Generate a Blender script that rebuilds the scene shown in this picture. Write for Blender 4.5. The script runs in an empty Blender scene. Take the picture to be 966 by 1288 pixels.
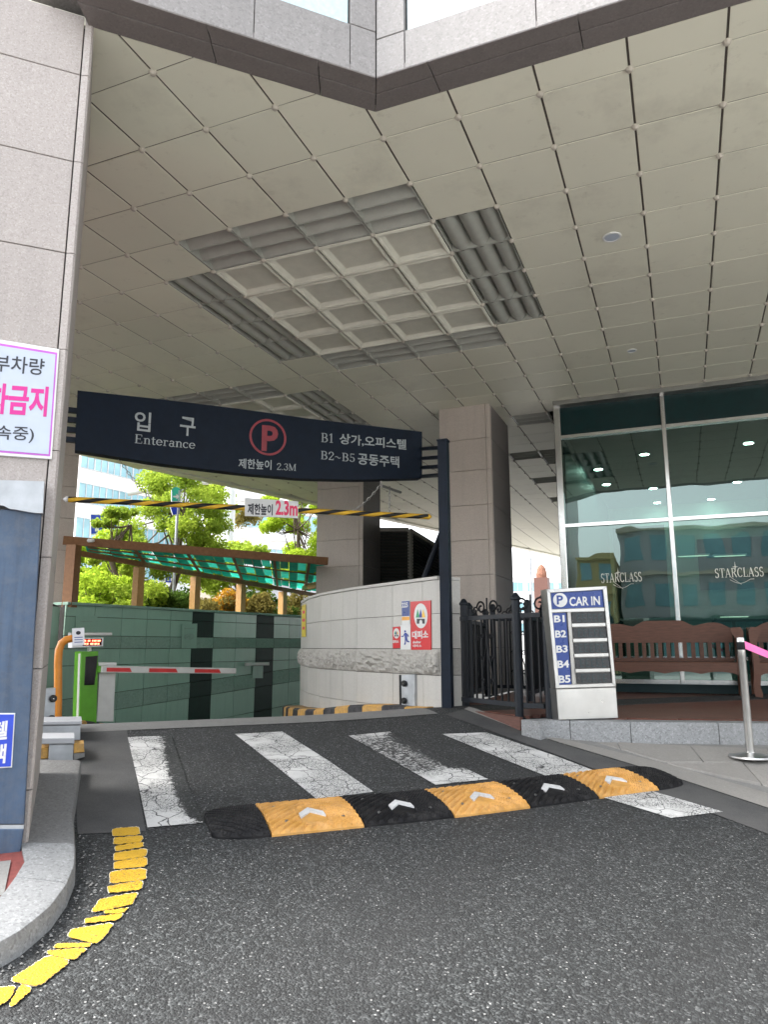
import bpy, math, random
import numpy as np
from mathutils import Vector, Matrix
random.seed(7); rng = np.random.default_rng(7)
sc = bpy.context.scene; COL = sc.collection
V = Vector
# ------------------------------------------------------------------ camera, world, sun
E = 1.5                                        # eye height above the road where the camera stands
FOC, PITCH, ROLL, YAW = 919.97, .1824, -.0023, .3864
CF = V((-math.sin(YAW)*math.cos(PITCH), math.cos(YAW)*math.cos(PITCH), math.sin(PITCH)))
_r0 = V((math.cos(YAW), math.sin(YAW), 0)); _u0 = _r0.cross(CF)
CR = _r0*math.cos(ROLL)+_u0*math.sin(ROLL); CU = CR.cross(CF)
cam = bpy.data.cameras.new('camera'); camo = bpy.data.objects.new('camera', cam); COL.objects.link(camo)
cam.sensor_fit = 'VERTICAL'; cam.sensor_height = 36; cam.lens = 36*FOC/1288; cam.clip_start = .05; cam.clip_end = 2000
camo.matrix_world = Matrix(((CR.x, CU.x, -CF.x, 0), (CR.y, CU.y, -CF.y, 0), (CR.z, CU.z, -CF.z, E), (0, 0, 0, 1)))
sc.camera = camo
w = bpy.data.worlds.new('World'); sc.world = w; w.use_nodes = True
nt = w.node_tree; nt.nodes.clear()
out = nt.nodes.new('ShaderNodeOutputWorld'); bg = nt.nodes.new('ShaderNodeBackground')
sky = nt.nodes.new('ShaderNodeTexSky'); sky.sky_type = 'NISHITA'; sky.sun_disc = False
SUN_EL, SUN_AZ = math.radians(52), math.radians(240)     # azimuth clockwise from +Y
sky.sun_elevation = SUN_EL; sky.sun_rotation = SUN_AZ; sky.dust_density = 3; sky.air_density = 1
hs = nt.nodes.new('ShaderNodeHueSaturation'); hs.inputs['Saturation'].default_value = .22   # a white, overcast sky
nt.links.new(sky.outputs[0], hs.inputs['Color']); nt.links.new(hs.outputs[0], bg.inputs[0])
bg.inputs[1].default_value = .15
nt.links.new(bg.outputs[0], out.inputs[0])
sl_ = bpy.data.lights.new('sun', 'SUN'); sl_.energy = 1.0; sl_.angle = math.radians(18); sl_.color = (1, .96, .9)
so = bpy.data.objects.new('sun', sl_); COL.objects.link(so)
sd = V((math.sin(SUN_AZ)*math.cos(SUN_EL), math.cos(SUN_AZ)*math.cos(SUN_EL), math.sin(SUN_EL)))
so.rotation_euler = sd.to_track_quat('Z', 'Y').to_euler()
sc.view_settings.view_transform = 'Standard'; sc.view_settings.look = 'None'
sc.view_settings.exposure = 2.5; sc.view_settings.gamma = 1
sc.render.engine = 'CYCLES'
sc.cycles.max_bounces = 8; sc.cycles.diffuse_bounces = 5; sc.cycles.transparent_max_bounces = 12

# ------------------------------------------------------------------ measuring helpers (pixels of the 966x1288 photograph onto real planes)
def ray(x, y): return CF + CR*((x-483)/FOC) - CU*((y-644)/FOC)
def onZ(x, y, z): d = ray(x, y); p = d*((z-E)/d.z); return V((p.x, p.y, z))
def onP(x, y, P, n):
    d = ray(x, y); O = V((0, 0, E)); return O + d*((V(P)-O).dot(n)/d.dot(n))
def atD(x, y, D): d = ray(x, y); return V((0, 0, E)) + d*(D/math.hypot(d.x, d.y))
class Plane:                                   # vertical plane through two ground points; u along, n towards the camera
    def __init__(s, a, b):
        s.p = V((a[0], a[1], 0)); s.u = V((b[0]-a[0], b[1]-a[1], 0)).normalized(); s.v = V((0, 0, 1)); s.n = s.u.cross(s.v)
        if s.n.dot(V((0, 0, 0))-s.p) < 0: s.n = -s.n
    def __call__(s, x, y, off=0): return onP(x, y, s.p+s.n*off, s.n)
A2 = math.sqrt(.5)
def sst(x, a, b): t = min(1, max(0, (x-a)/(b-a))); return t*t*(3-2*t)
CREST = 7.1
def road_z(X, Y):                              # the drive climbs along the diagonal axis s, crests, then drops as the ramp
    s, t = (Y-X)*A2, (X+Y)*A2
    z = -1.75+.155*s if s > 1.5 else -1.5175+.155*(s-1.5)*math.exp((s-1.5)*1.2)
    if s > CREST-.25:
        q = s-(CREST-.25); zc = -1.75+.155*(CREST-.25); z = zc + .155*q - .3*q*q if q < .45 else zc+.155*.45-.3*.2025-.115*(q-.45)
    return z + .05*sst(t, 2, 4.5) + E
def onR(x, y, dz=0.):
    d = ray(x, y); k0, k1 = .5, 25.
    f = lambda k: (E+d.z*k) - road_z(d.x*k, d.y*k) - dz
    k = k0
    while k < k1 and f(k) > 0: k += .05
    a, b = k-.05, k
    for _ in range(30):
        m = (a+b)/2
        if f(m) > 0: a = m
        else: b = m
    p = d*b; return V((p.x, p.y, E+d.z*b))

# ------------------------------------------------------------------ materials
MATS = {}
def new_mat(name):
    m = bpy.data.materials.new(name); m.use_nodes = True; n = m.node_tree.nodes; n.clear()
    o = n.new('ShaderNodeOutputMaterial'); b = n.new('ShaderNodeBsdfPrincipled'); m.node_tree.links.new(b.outputs[0], o.inputs[0])
    MATS[name] = m; return m, m.node_tree, b
class NB:                                      # tiny node builder
    def __init__(s, t): s.t = t
    def n(s, typ, **kw):
        x = s.t.nodes.new(typ)
        for k, v in kw.items():
            if k.startswith('i_'):
                key = k[2:]; x.inputs[int(key) if key.isdigit() else key.replace('_', ' ')].default_value = v
            else: setattr(x, k, v)
        return x
    def l(s, a, b): s.t.links.new(a, b)
    def pos(s): return s.n('ShaderNodeNewGeometry').outputs['Position']
    def noise(s, scale, detail=4, rough=.55, vec=None):
        x = s.n('ShaderNodeTexNoise'); x.inputs['Scale'].default_value = scale; x.inputs['Detail'].default_value = detail; x.inputs['Roughness'].default_value = rough
        s.l(vec or s.pos(), x.inputs['Vector']); return x.outputs['Fac']
    def ramp(s, fac, stops, interp='LINEAR'):
        r = s.n('ShaderNodeValToRGB'); r.color_ramp.interpolation = interp; e = r.color_ramp.elements
        while len(e) < len(stops): e.new(.5)
        for q, (p, c) in zip(e, stops): q.position = p; q.color = (c, c, c, 1) if isinstance(c, (int, float)) else (*c, 1)
        s.l(fac, r.inputs[0]); return r.outputs['Color']
    def mix(s, f, a, b, mode='MIX'):
        m = s.n('ShaderNodeMix', data_type='RGBA', blend_type=mode)
        if isinstance(f, (int, float)): m.inputs[0].default_value = f
        else: s.l(f, m.inputs[0])
        for sock, c in ((m.inputs[6], a), (m.inputs[7], b)):
            if isinstance(c, tuple): sock.default_value = (*c, 1)
            else: s.l(c, sock)
        return m.outputs[2]
    def bump(s, h, strength, dist, b):
        x = s.n('ShaderNodeBump'); x.inputs['Strength'].default_value = strength; x.inputs['Distance'].default_value = dist
        s.l(h, x.inputs['Height']); s.l(x.outputs[0], b.inputs['Normal'])
    def math(s, op, a, b=None):
        x = s.n('ShaderNodeMath', operation=op)
        for i, c in enumerate((a, b)):
            if c is None: continue
            if isinstance(c, (int, float)): x.inputs[i].default_value = c
            else: s.l(c, x.inputs[i])
        return x.outputs[0]
def tup(c, k): return tuple(min(1, x*k) for x in c)
def plain(name, col, rough=.5, metal=0, var=.12, scale=9, spec=.5, bump=0, vcol=None, rnd=0, dust=None, streak=0):
    m, t, b = new_mat(name); q = NB(t)
    f = q.noise(scale, 5); c = q.mix(q.ramp(f, [(.3, 0.), (.7, 1.)]), tup(col, 1-var), vcol or tup(col, 1+var))
    if rnd:
        oi = q.n('ShaderNodeObjectInfo').outputs['Random']; c = q.mix(q.math('MULTIPLY', oi, rnd), c, (.02, .02, .02))
    if streak:                                   # rain streaks running down the face
        mp = q.n('ShaderNodeMapping'); mp.inputs['Scale'].default_value = (9, 9, .5); q.l(q.pos(), mp.inputs['Vector'])
        c = q.mix(q.ramp(q.noise(2.2, 5, .6, mp.outputs[0]), [(.45, 0.), (.68, streak)]), c, tup(col, .45))
    if dust:
        c = q.mix(q.ramp(q.noise(11, 6, .75), [(.45, 0.), (.75, dust)]), c, (.17, .16, .15)); c = q.mix(q.ramp(q.noise(46, 5, .7), [(.56, 0.), (.66, dust*.7)]), c, (.05, .045, .04))
    q.l(c, b.inputs['Base Color']); b.inputs['Roughness'].default_value = rough; b.inputs['Metallic'].default_value = metal
    b.inputs['Specular IOR Level'].default_value = spec
    r = q.n('ShaderNodeMapRange'); q.l(q.noise(scale*3, 3), r.inputs[0]); r.inputs[3].default_value = max(.03, rough-.12); r.inputs[4].default_value = min(1, rough+.12); q.l(r.outputs[0], b.inputs['Roughness'])
    if bump: q.bump(q.noise(scale*12, 3), bump, .004, b)
    return m
def granite(name, col, dark, light, grain=70, contrast=1., rough=.5, rnd=.12, stain=.25, streak=.22):
    m, t, b = new_mat(name); q = NB(t); p = q.pos()
    v = q.n('ShaderNodeTexVoronoi', feature='F1'); v.inputs['Scale'].default_value = grain; q.l(p, v.inputs['Vector'])
    sep = q.n('ShaderNodeSeparateColor'); q.l(v.outputs['Color'], sep.inputs[0])
    c = q.mix(q.ramp(sep.outputs[0], [(0, 0.), (.12, 0.), (.2, .5), (.8, .5), (.9, 1.)]), dark, light)
    base = q.mix(.62/contrast if contrast > 1 else 1-.38*contrast, c, col)
    n2 = q.noise(grain*1.7, 3, .7); base = q.mix(q.ramp(n2, [(.35, .35*contrast), (.6, 0.)]), base, dark)
    n3 = q.noise(1.3, 5, .6); base = q.mix(q.ramp(n3, [(.42, 0.), (.75, stain)]), base, tup(col, .62))
    mp = q.n('ShaderNodeMapping'); mp.inputs['Scale'].default_value = (5, 5, .45); q.l(p, mp.inputs['Vector']); base = q.mix(q.ramp(q.noise(1.8, 5, .62, mp.outputs[0]), [(.5, 0.), (.74, streak)]), base, tup(col, .5))
    oi = q.n('ShaderNodeObjectInfo').outputs['Random']; base = q.mix(q.math('MULTIPLY', oi, rnd*2), base, tup(col, .7))
    q.l(base, b.inputs['Base Color']); b.inputs['Roughness'].default_value = rough; q.bump(n2, .12, .002, b); return m
def build_mats():
    granite('granite_pillar', (.385, .342, .318), (.21, .185, .17), (.55, .51, .48), 125, 1.0, .55, .1)
    granite('granite_fascia', (.245, .231, .223), (.14, .13, .125), (.355, .34, .33), 70, 1.0, .55, .06)
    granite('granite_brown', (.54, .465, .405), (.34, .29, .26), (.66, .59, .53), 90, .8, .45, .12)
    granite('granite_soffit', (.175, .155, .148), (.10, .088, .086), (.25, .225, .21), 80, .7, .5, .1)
    granite('granite_wall', (.52, .505, .47), (.36, .34, .31), (.68, .66, .62), 120, .7, .5, .12, .3)
    granite('granite_curb', (.25, .255, .255), (.10, .105, .11), (.42, .43, .44), 85, 1.2, .6, .12)
    granite('granite_curb_dark', (.17, .17, .168), (.075, .075, .075), (.29, .29, .29), 90, 1.2, .7, .15)
    granite('paving', (.28, .268, .248), (.18, .17, .16), (.36, .35, .33), 100, .8, .75, .2, .35)
    granite('concrete', (.21, .207, .20), (.14, .14, .13), (.29, .29, .28), 60, .7, .8, .15, .4)
    m = granite('rough_stone', (.45, .43, .39), (.25, .24, .22), (.6, .58, .54), 60, .9, .8, .15)
    granite('greenlit_tile', (.33, .53, .42), (.26, .43, .34), (.39, .60, .49), 80, .5, .22, .12, .3)  # pale wall tile with the green light under the canopy put into its colour
    plain('dark_tile', (.006, .03, .021), .5, spec=.25, rnd=.05)
    granite('greenlit_rough', (.29, .44, .36), (.18, .29, .23), (.37, .53, .44), 35, 1.1, .8, .2)  # rough bands of that wall, the same green light in their colour
    # ceiling metal panels
    m, t, b = new_mat('ceiling_panel'); q = NB(t)
    c = q.mix(q.ramp(q.noise(.55, 5, .6), [(.35, 0.), (.75, 1.)]), (.75, .735, .605), (.665, .65, .54))
    oi = q.n('ShaderNodeObjectInfo').outputs['Random']; c = q.mix(q.math('MULTIPLY', oi, .40), c, (.60, .585, .49))
    st = q.ramp(q.noise(7, 6, .7), [(.60, 0.), (.8, .5)]); c = q.mix(st, c, (.36, .33, .26)); c = q.mix(q.ramp(q.noise(.9, 6, .7), [(.55, 0.), (.7, .35)]), c, (.42, .40, .33))
    q.l(c, b.inputs['Base Color']); b.inputs['Roughness'].default_value = .55
    plain('joint_strip', (.075, .062, .05), .8); plain('coffer', (.64, .63, .54), .5, var=.06)
    plain('ceiling_stud', (.44, .40, .34), .5)
    plain('ceiling_gap', (.025, .022, .02), .8)
    plain('louvre_fin', (.37, .375, .335), .4, var=.06)
    # asphalt
    def aggregate(q, p):                         # bare asphalt: stones, binder, wheel tracks, stains
        v = q.n('ShaderNodeTexVoronoi', feature='F1'); v.inputs['Scale'].default_value = 100; q.l(p, v.inputs['Vector'])
        sp = q.n('ShaderNodeSeparateColor'); q.l(v.outputs['Color'], sp.inputs[0])
        stone = q.ramp(sp.outputs[0], [(0, (.010, .0105, .011)), (.35, (.020, .021, .022)), (.6, (.045, .047, .048)), (.8, (.095, .099, .10)), (.93, (.155, .16, .162)), (1, (.29, .29, .29))])
        fine = q.ramp(q.noise(230, 3, .7), [(.35, (.016, .0165, .017)), (.7, (.095, .098, .10))])
        c = q.mix(1., q.mix(.25, stone, fine), (.50, .52, .52), 'MULTIPLY')
        v2 = q.n('ShaderNodeTexVoronoi', feature='F1'); v2.inputs['Scale'].default_value = 42; q.l(p, v2.inputs['Vector'])
        s2 = q.n('ShaderNodeSeparateColor'); q.l(v2.outputs['Color'], s2.inputs[0])
        fl = q.math('MULTIPLY', q.math('LESS_THAN', v2.outputs['Distance'], .2), q.math('GREATER_THAN', s2.outputs[1], .80))
        c = q.mix(q.math('MULTIPLY', fl, .6), c, (.45, .45, .44))
        mp = q.n('ShaderNodeMapping'); mp.inputs['Rotation'].default_value = (0, 0, math.radians(45)); mp.inputs['Scale'].default_value = (.9, .16, 1); q.l(p, mp.inputs['Vector'])
        c = q.mix(q.ramp(q.noise(1.6, 4, .55, mp.outputs[0]), [(.42, 0.), (.62, .38)]), c, (.016, .016, .0165))     # darker wheel tracks along the drive
        c = q.mix(q.ramp(q.noise(.8, 6, .65), [(.5, 0.), (.72, .25)]), c, (.05, .05, .051))
        c = q.mix(q.ramp(q.noise(2.6, 3, .5), [(.68, 0.), (.73, .4)]), c, (.012, .012, .012))
        return c, q.math('ADD', q.math('MULTIPLY', v.outputs['Distance'], -1.2), q.noise(160, 3, .7))
    m, t, b = new_mat('asphalt'); q = NB(t); p = q.pos(); c, h = aggregate(q, p)
    q.l(c, b.inputs['Base Color']); b.inputs['Roughness'].default_value = .78; q.bump(h, .9, .006, b)
    m, t, b = new_mat('asphalt_smooth'); q = NB(t)
    c = q.mix(q.ramp(q.noise(150, 4, .7), [(.35, 0.), (.7, 1.)]), (.026, .026, .027), (.075, .076, .078))
    c = q.mix(q.ramp(q.noise(1.1, 5, .65), [(.4, 0.), (.68, .6)]), c, (.11, .108, .103)); q.l(c, b.inputs['Base Color']); b.inputs['Roughness'].default_value = .85
    q.bump(q.noise(140, 3, .7), .35, .003, b)
    # worn road paint: the same aggregate shows through cracks and bald spots
    def paint(name, col, wear, crack=True):
        m, t, b = new_mat(name); q = NB(t); p = q.pos()
        asp, hgt = aggregate(q, p); q.bump(hgt, .5, .005, b)
        fac = q.ramp(q.noise(95, 4, .75), [(wear-.04, 0.), (wear+.05, 1.)])
        pat = q.ramp(q.noise(3.2, 5, .6), [(.36+wear*.22, 0.), (.46+wear*.3, 1.)])
        if crack:
            wp = q.n('ShaderNodeVectorMath', operation='ADD'); q.l(p, wp.inputs[0])
            nz = q.n('ShaderNodeTexNoise'); nz.inputs['Scale'].default_value = 7; q.l(p, nz.inputs['Vector'])
            sc_ = q.n('ShaderNodeVectorMath', operation='SCALE'); q.l(nz.outputs['Color'], sc_.inputs[0]); sc_.inputs['Scale'].default_value = .12; q.l(sc_.outputs[0], wp.inputs[1])
            vo = q.n('ShaderNodeTexVoronoi', feature='DISTANCE_TO_EDGE'); vo.inputs['Scale'].default_value = 5.5; q.l(wp.outputs[0], vo.inputs['Vector'])
            cr = q.ramp(vo.outputs['Distance'], [(.006, .0), (.024, 1.)])
            vo2 = q.n('ShaderNodeTexVoronoi', feature='DISTANCE_TO_EDGE'); vo2.inputs['Scale'].default_value = 26; q.l(wp.outputs[0], vo2.inputs['Vector'])
            cr2 = q.ramp(vo2.outputs['Distance'], [(.012, .6), (.05, 1.)])
            solid = q.mix(1., cr, q.mix(pat, cr2, (1, 1, 1)), 'MULTIPLY')
        else: solid = (1., 1., 1.)
        thin = q.mix(1., fac, solid, 'MULTIPLY'); m_ = q.mix(pat, thin, solid)
        if crack: kp = q.n('ShaderNodeAttribute', attribute_name='keep').outputs['Fac']
        if crack: m_ = q.mix(1., m_, q.ramp(q.math('ADD', kp, q.math('MULTIPLY', q.math('SUBTRACT', q.noise(34, 6, .75), .5), 1.7)), [(.42, 0.), (.56, 1.)]), 'MULTIPLY')
        dirt = q.mix(q.ramp(q.noise(5, 5, .6), [(.4, 0.), (.75, .5)]), col, tup(col, .66))
        q.l(q.mix(m_, asp, dirt), b.inputs['Base Color']); b.inputs['Roughness'].default_value = .7; return m
    paint('white_paint', (.60, .60, .585), .46); paint('white_paint_worn', (.70, .70, .68), .66)
    paint('yellow_paint', (.56, .325, .016), .40, False)
    plain('paint_edge', (.75, .72, .6), .7)
    plain('rubber_black', (.006, .006, .007), .6, spec=.2, bump=.3, dust=.13); plain('rubber_yellow', (.55, .27, .045), .7, var=.25, scale=9, vcol=(.62, .33, .09), bump=.2, dust=.28)
    plain('reflector_white', (.55, .55, .55), .45, dust=.4)
    plain('black_rubber', (.012, .012, .012), .5); plain('bolt', (.3, .3, .3), .4, 1)
    plain('kerb_yellow', (.55, .31, .075), .75, var=.2, scale=20, dust=.5); plain('kerb_black', (.022, .022, .026), .7, var=.3, dust=.4)
    plain('navy', (.0032, .0085, .019), .6, var=.15, spec=.2); plain('navy_post', (.006, .011, .021), .5, var=.2, spec=.25)
    plain('sign_red', (.23, .02, .03), .5); plain('sign_letter', (.33, .36, .36), .45)
    plain('bar_yellow', (.72, .42, .03), .45, var=.15); plain('bar_black', (.012, .012, .012), .45)
    plain('white', (.66, .66, .65), .45, var=.05); plain('paper', (.78, .78, .80), .7, var=.05)
    plain('notice_board', (.43, .48, .56), .4, var=.04); plain('magenta', (.52, .012, .22), .4); plain('ink', (.02, .022, .03), .5)
    plain('purple', (.45, .10, .50), .4)
    plain('blue_panel', (.05, .085, .145), .45, var=.3, scale=2.2, bump=.05, dust=.3, streak=.6); plain('blue_plate', (.02, .06, .50), .35)
    plain('blue_sign', (.018, .05, .23), .3, var=.06); plain('red_sign', (.55, .008, .014), .35, var=.06); plain('green_ink', (.03, .30, .12), .4); plain('yellow_ink', (.75, .45, .05), .4)
    plain('navy_ink', (.02, .045, .26), .4); plain('orange_ink', (.75, .33, .03), .4); plain('red_ink', (.72, .02, .10), .4); plain('pink_tape', (.9, .16, .42), .45)
    plain('yellow_sign', (.68, .55, .07), .5)
    m = plain('steel', (.52, .515, .50), .32, 1, var=.1, scale=5); plain('steel_dark', (.38, .37, .35), .38, 1, var=.15, scale=5); plain('galvanised', (.42, .44, .46), .5, .6, var=.2, scale=6)
    plain('chrome', (.72, .72, .70), .2, 1, var=.08, scale=4)
    plain('iron', (.005, .006, .008), .5, var=.2, spec=.25); plain('iron_post', (.009, .012, .017), .5, var=.2, spec=.3)
    plain('louvre_dark', (.055, .055, .05), .6); plain('beige_post', (.30, .28, .24), .5)
    plain('orange_pipe', (.62, .22, .02), .42, var=.12); plain('machine_green', (.10, .33, .02), .4, var=.08); plain('machine_white', (.60, .60, .57), .4, var=.06)
    plain('boom_red', (.60, .03, .03), .45); plain('black_glass', (.008, .008, .01), .12)
    plain('ply_off', (.02, .022, .025), .25, var=.3, scale=14)
    plain('trunk', (.12, .09, .065), .85, var=.3, scale=8, bump=.6); plain('tower_brick', (.20, .085, .05), .8, var=.4, scale=14)
    plain('render_white', (.74, .74, .73), .7, var=.05, scale=1); plain('render_grey', (.40, .41, .43), .7, var=.1, scale=1); plain('render_beige', (.52, .47, .38), .7, var=.08)
    plain('render_yellow', (.50, .40, .18), .7, var=.08); plain('window_blue', (.20, .38, .44), .12, var=.2, scale=.6, spec=.8); plain('window_frame', (.45, .46, .47), .5)
    plain('facade_glass', (.42, .56, .60), .15, var=.1, scale=30, spec=.8)
    plain('sign_green', (.02, .40, .28), .4); plain('gantry', (.70, .75, .74), .4, var=.05)
    plain('soil', (.10, .08, .055), .95, var=.3); plain('brick_red', (.15, .035, .03), .8, var=.25, scale=30)
    plain('street', (.46, .45, .43), .9, var=.1, scale=.4); plain('rear_bounce', (.44, .43, .41), .9, var=.15, scale=.4); plain('lawn', (.07, .10, .03), .95, var=.4, scale=2)  # both street grounds paler than asphalt, to bounce light up to the ceiling
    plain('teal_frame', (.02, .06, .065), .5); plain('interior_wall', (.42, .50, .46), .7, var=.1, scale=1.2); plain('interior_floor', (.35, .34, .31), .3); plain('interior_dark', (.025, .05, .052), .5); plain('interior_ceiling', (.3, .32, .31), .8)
    plain('logo', (.72, .70, .62), .4, .2); plain('pink_red', (.65, .12, .10), .6, var=.4, scale=20)
    # wood with grain along the board (object space)
    def wood(name, c1, c2, sc3, rough):
        m, t, b = new_mat(name); q = NB(t); tc = q.n('ShaderNodeTexCoord'); mp = q.n('ShaderNodeMapping'); mp.inputs['Scale'].default_value = sc3; q.l(q.pos(), mp.inputs['Vector'])
        c = q.mix(q.ramp(q.noise(6, 6, .65, mp.outputs[0]), [(.3, 0.), (.7, 1.)]), c1, c2)
        oi = q.n('ShaderNodeObjectInfo').outputs['Random']; c = q.mix(q.math('MULTIPLY', oi, .3), c, tup(c1, .6))
        q.l(c, b.inputs['Base Color']); b.inputs['Roughness'].default_value = rough; q.bump(q.noise(14, 4, .6, mp.outputs[0]), .3, .003, b)
    wood('deck_wood', (.085, .030, .020), (.15, .055, .036), (1, 12, 12), .5)
    wood('fascia_wood', (.085, .033, .023), (.13, .055, .038), (2, 2, 14), .6)
    wood('bench_wood', (.092, .034, .017), (.155, .062, .034), (1.5, 10, 12), .5)
    wood('timber', (.44, .22, .065), (.56, .31, .11), (3, 3, 3), .6)
    wood('timber_dark', (.20, .085, .03), (.28, .13, .05), (3, 3, 3), .6)
    # leaves: both sides, some light through
    def leaf(name, c1, c2, tr=.45):
        m = bpy.data.materials.new(name); m.use_nodes = True; t = m.node_tree; t.nodes.clear(); q = NB(t); MATS[name] = m
        o = q.n('ShaderNodeOutputMaterial'); d = q.n('ShaderNodeBsdfDiffuse'); tl = q.n('ShaderNodeBsdfTranslucent'); mx = q.n('ShaderNodeMixShader'); mx.inputs[0].default_value = tr
        at = q.n('ShaderNodeAttribute', attribute_name='tone'); c = q.mix(at.outputs['Fac'], c1, c2)
        q.l(c, d.inputs[0]); q.l(q.mix(.5, c, (min(1, c2[0]*1.3), min(1, c2[1]*1.3), c2[2])), tl.inputs[0]); q.l(d.outputs[0], mx.inputs[1]); q.l(tl.outputs[0], mx.inputs[2]); q.l(mx.outputs[0], o.inputs[0])
    leaf('leaf_green', (.08, .17, .025), (.40, .50, .07)); leaf('leaf_lime', (.18, .30, .025), (.48, .60, .07)); leaf('leaf_dark', (.025, .06, .015), (.10, .17, .035)); leaf('leaf_dry', (.10, .09, .03), (.26, .22, .07)); leaf('leaf_orange', (.35, .15, .02), (.5, .3, .04)); leaf('leaf_red', (.25, .06, .04), (.5, .2, .15))
    # translucent green roofing: sunlit and shaded pieces painted as two colours
    for nm, c, k in (('roof_sheet_shaded', (.07, .52, .42), .8), ('roof_sheet_sunlit', (.25, .95, .80), 1.)):
        m = bpy.data.materials.new(nm); m.use_nodes = True; t = m.node_tree; t.nodes.clear(); q = NB(t); MATS[nm] = m
        o = q.n('ShaderNodeOutputMaterial'); tl = q.n('ShaderNodeBsdfTranslucent'); gl = q.n('ShaderNodeBsdfGlossy'); gl.inputs['Roughness'].default_value = .25
        cc = q.mix(q.ramp(q.noise(3, 4), [(.35, 0.), (.7, 1.)]), tup(c, .75), c); q.l(cc, tl.inputs[0]); df = q.n('ShaderNodeBsdfDiffuse'); q.l(cc, df.inputs[0])
        m1 = q.n('ShaderNodeMixShader'); m1.inputs[0].default_value = k; q.l(df.outputs[0], m1.inputs[1]); q.l(tl.outputs[0], m1.inputs[2])
        m2 = q.n('ShaderNodeMixShader'); m2.inputs[0].default_value = .06; q.l(m1.outputs[0], m2.inputs[1]); q.l(gl.outputs[0], m2.inputs[2]); q.l(m2.outputs[0], o.inputs[0])
    # shop glass: tinted, mirror-like by fresnel
    m = bpy.data.materials.new('shop_glass'); m.use_nodes = True; t = m.node_tree; t.nodes.clear(); q = NB(t); MATS['shop_glass'] = m
    o = q.n('ShaderNodeOutputMaterial'); tr = q.n('ShaderNodeBsdfTransparent'); tr.inputs[0].default_value = (.35, .50, .46, 1); gl = q.n('ShaderNodeBsdfGlossy'); gl.inputs['Roughness'].default_value = 0; gl.inputs[0].default_value = (.80, .93, .91, 1)
    fr = q.n('ShaderNodeFresnel'); fr.inputs['IOR'].default_value = 1.9
    wv = q.noise(1.1, 2); bp = q.n('ShaderNodeBump'); bp.inputs['Strength'].default_value = .05; bp.inputs['Distance'].default_value = .05; q.l(wv, bp.inputs['Height']); q.l(bp.outputs[0], gl.inputs['Normal'])
    f2 = q.math('MINIMUM', q.math('MULTIPLY', fr.outputs[0], 1.1), 1.); mx = q.n('ShaderNodeMixShader'); q.l(f2, mx.inputs[0]); q.l(tr.outputs[0], mx.inputs[1]); q.l(gl.outputs[0], mx.inputs[2]); q.l(mx.outputs[0], o.inputs[0])
    plain('spandrel_glass', (.002, .022, .024), .08, spec=.45)
    for nm, c, s in (('lamp_light', (1, .97, .9), 40), ('led_red', (1, .08, .04), 3.), ('tube_light', (1, .9, .75), .5)):
        m, t, b = new_mat(nm); b.inputs['Base Color'].default_value = (*c, 1); b.inputs['Emission Color'].default_value = (*c, 1); b.inputs['Emission Strength'].default_value = s
build_mats()

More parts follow.
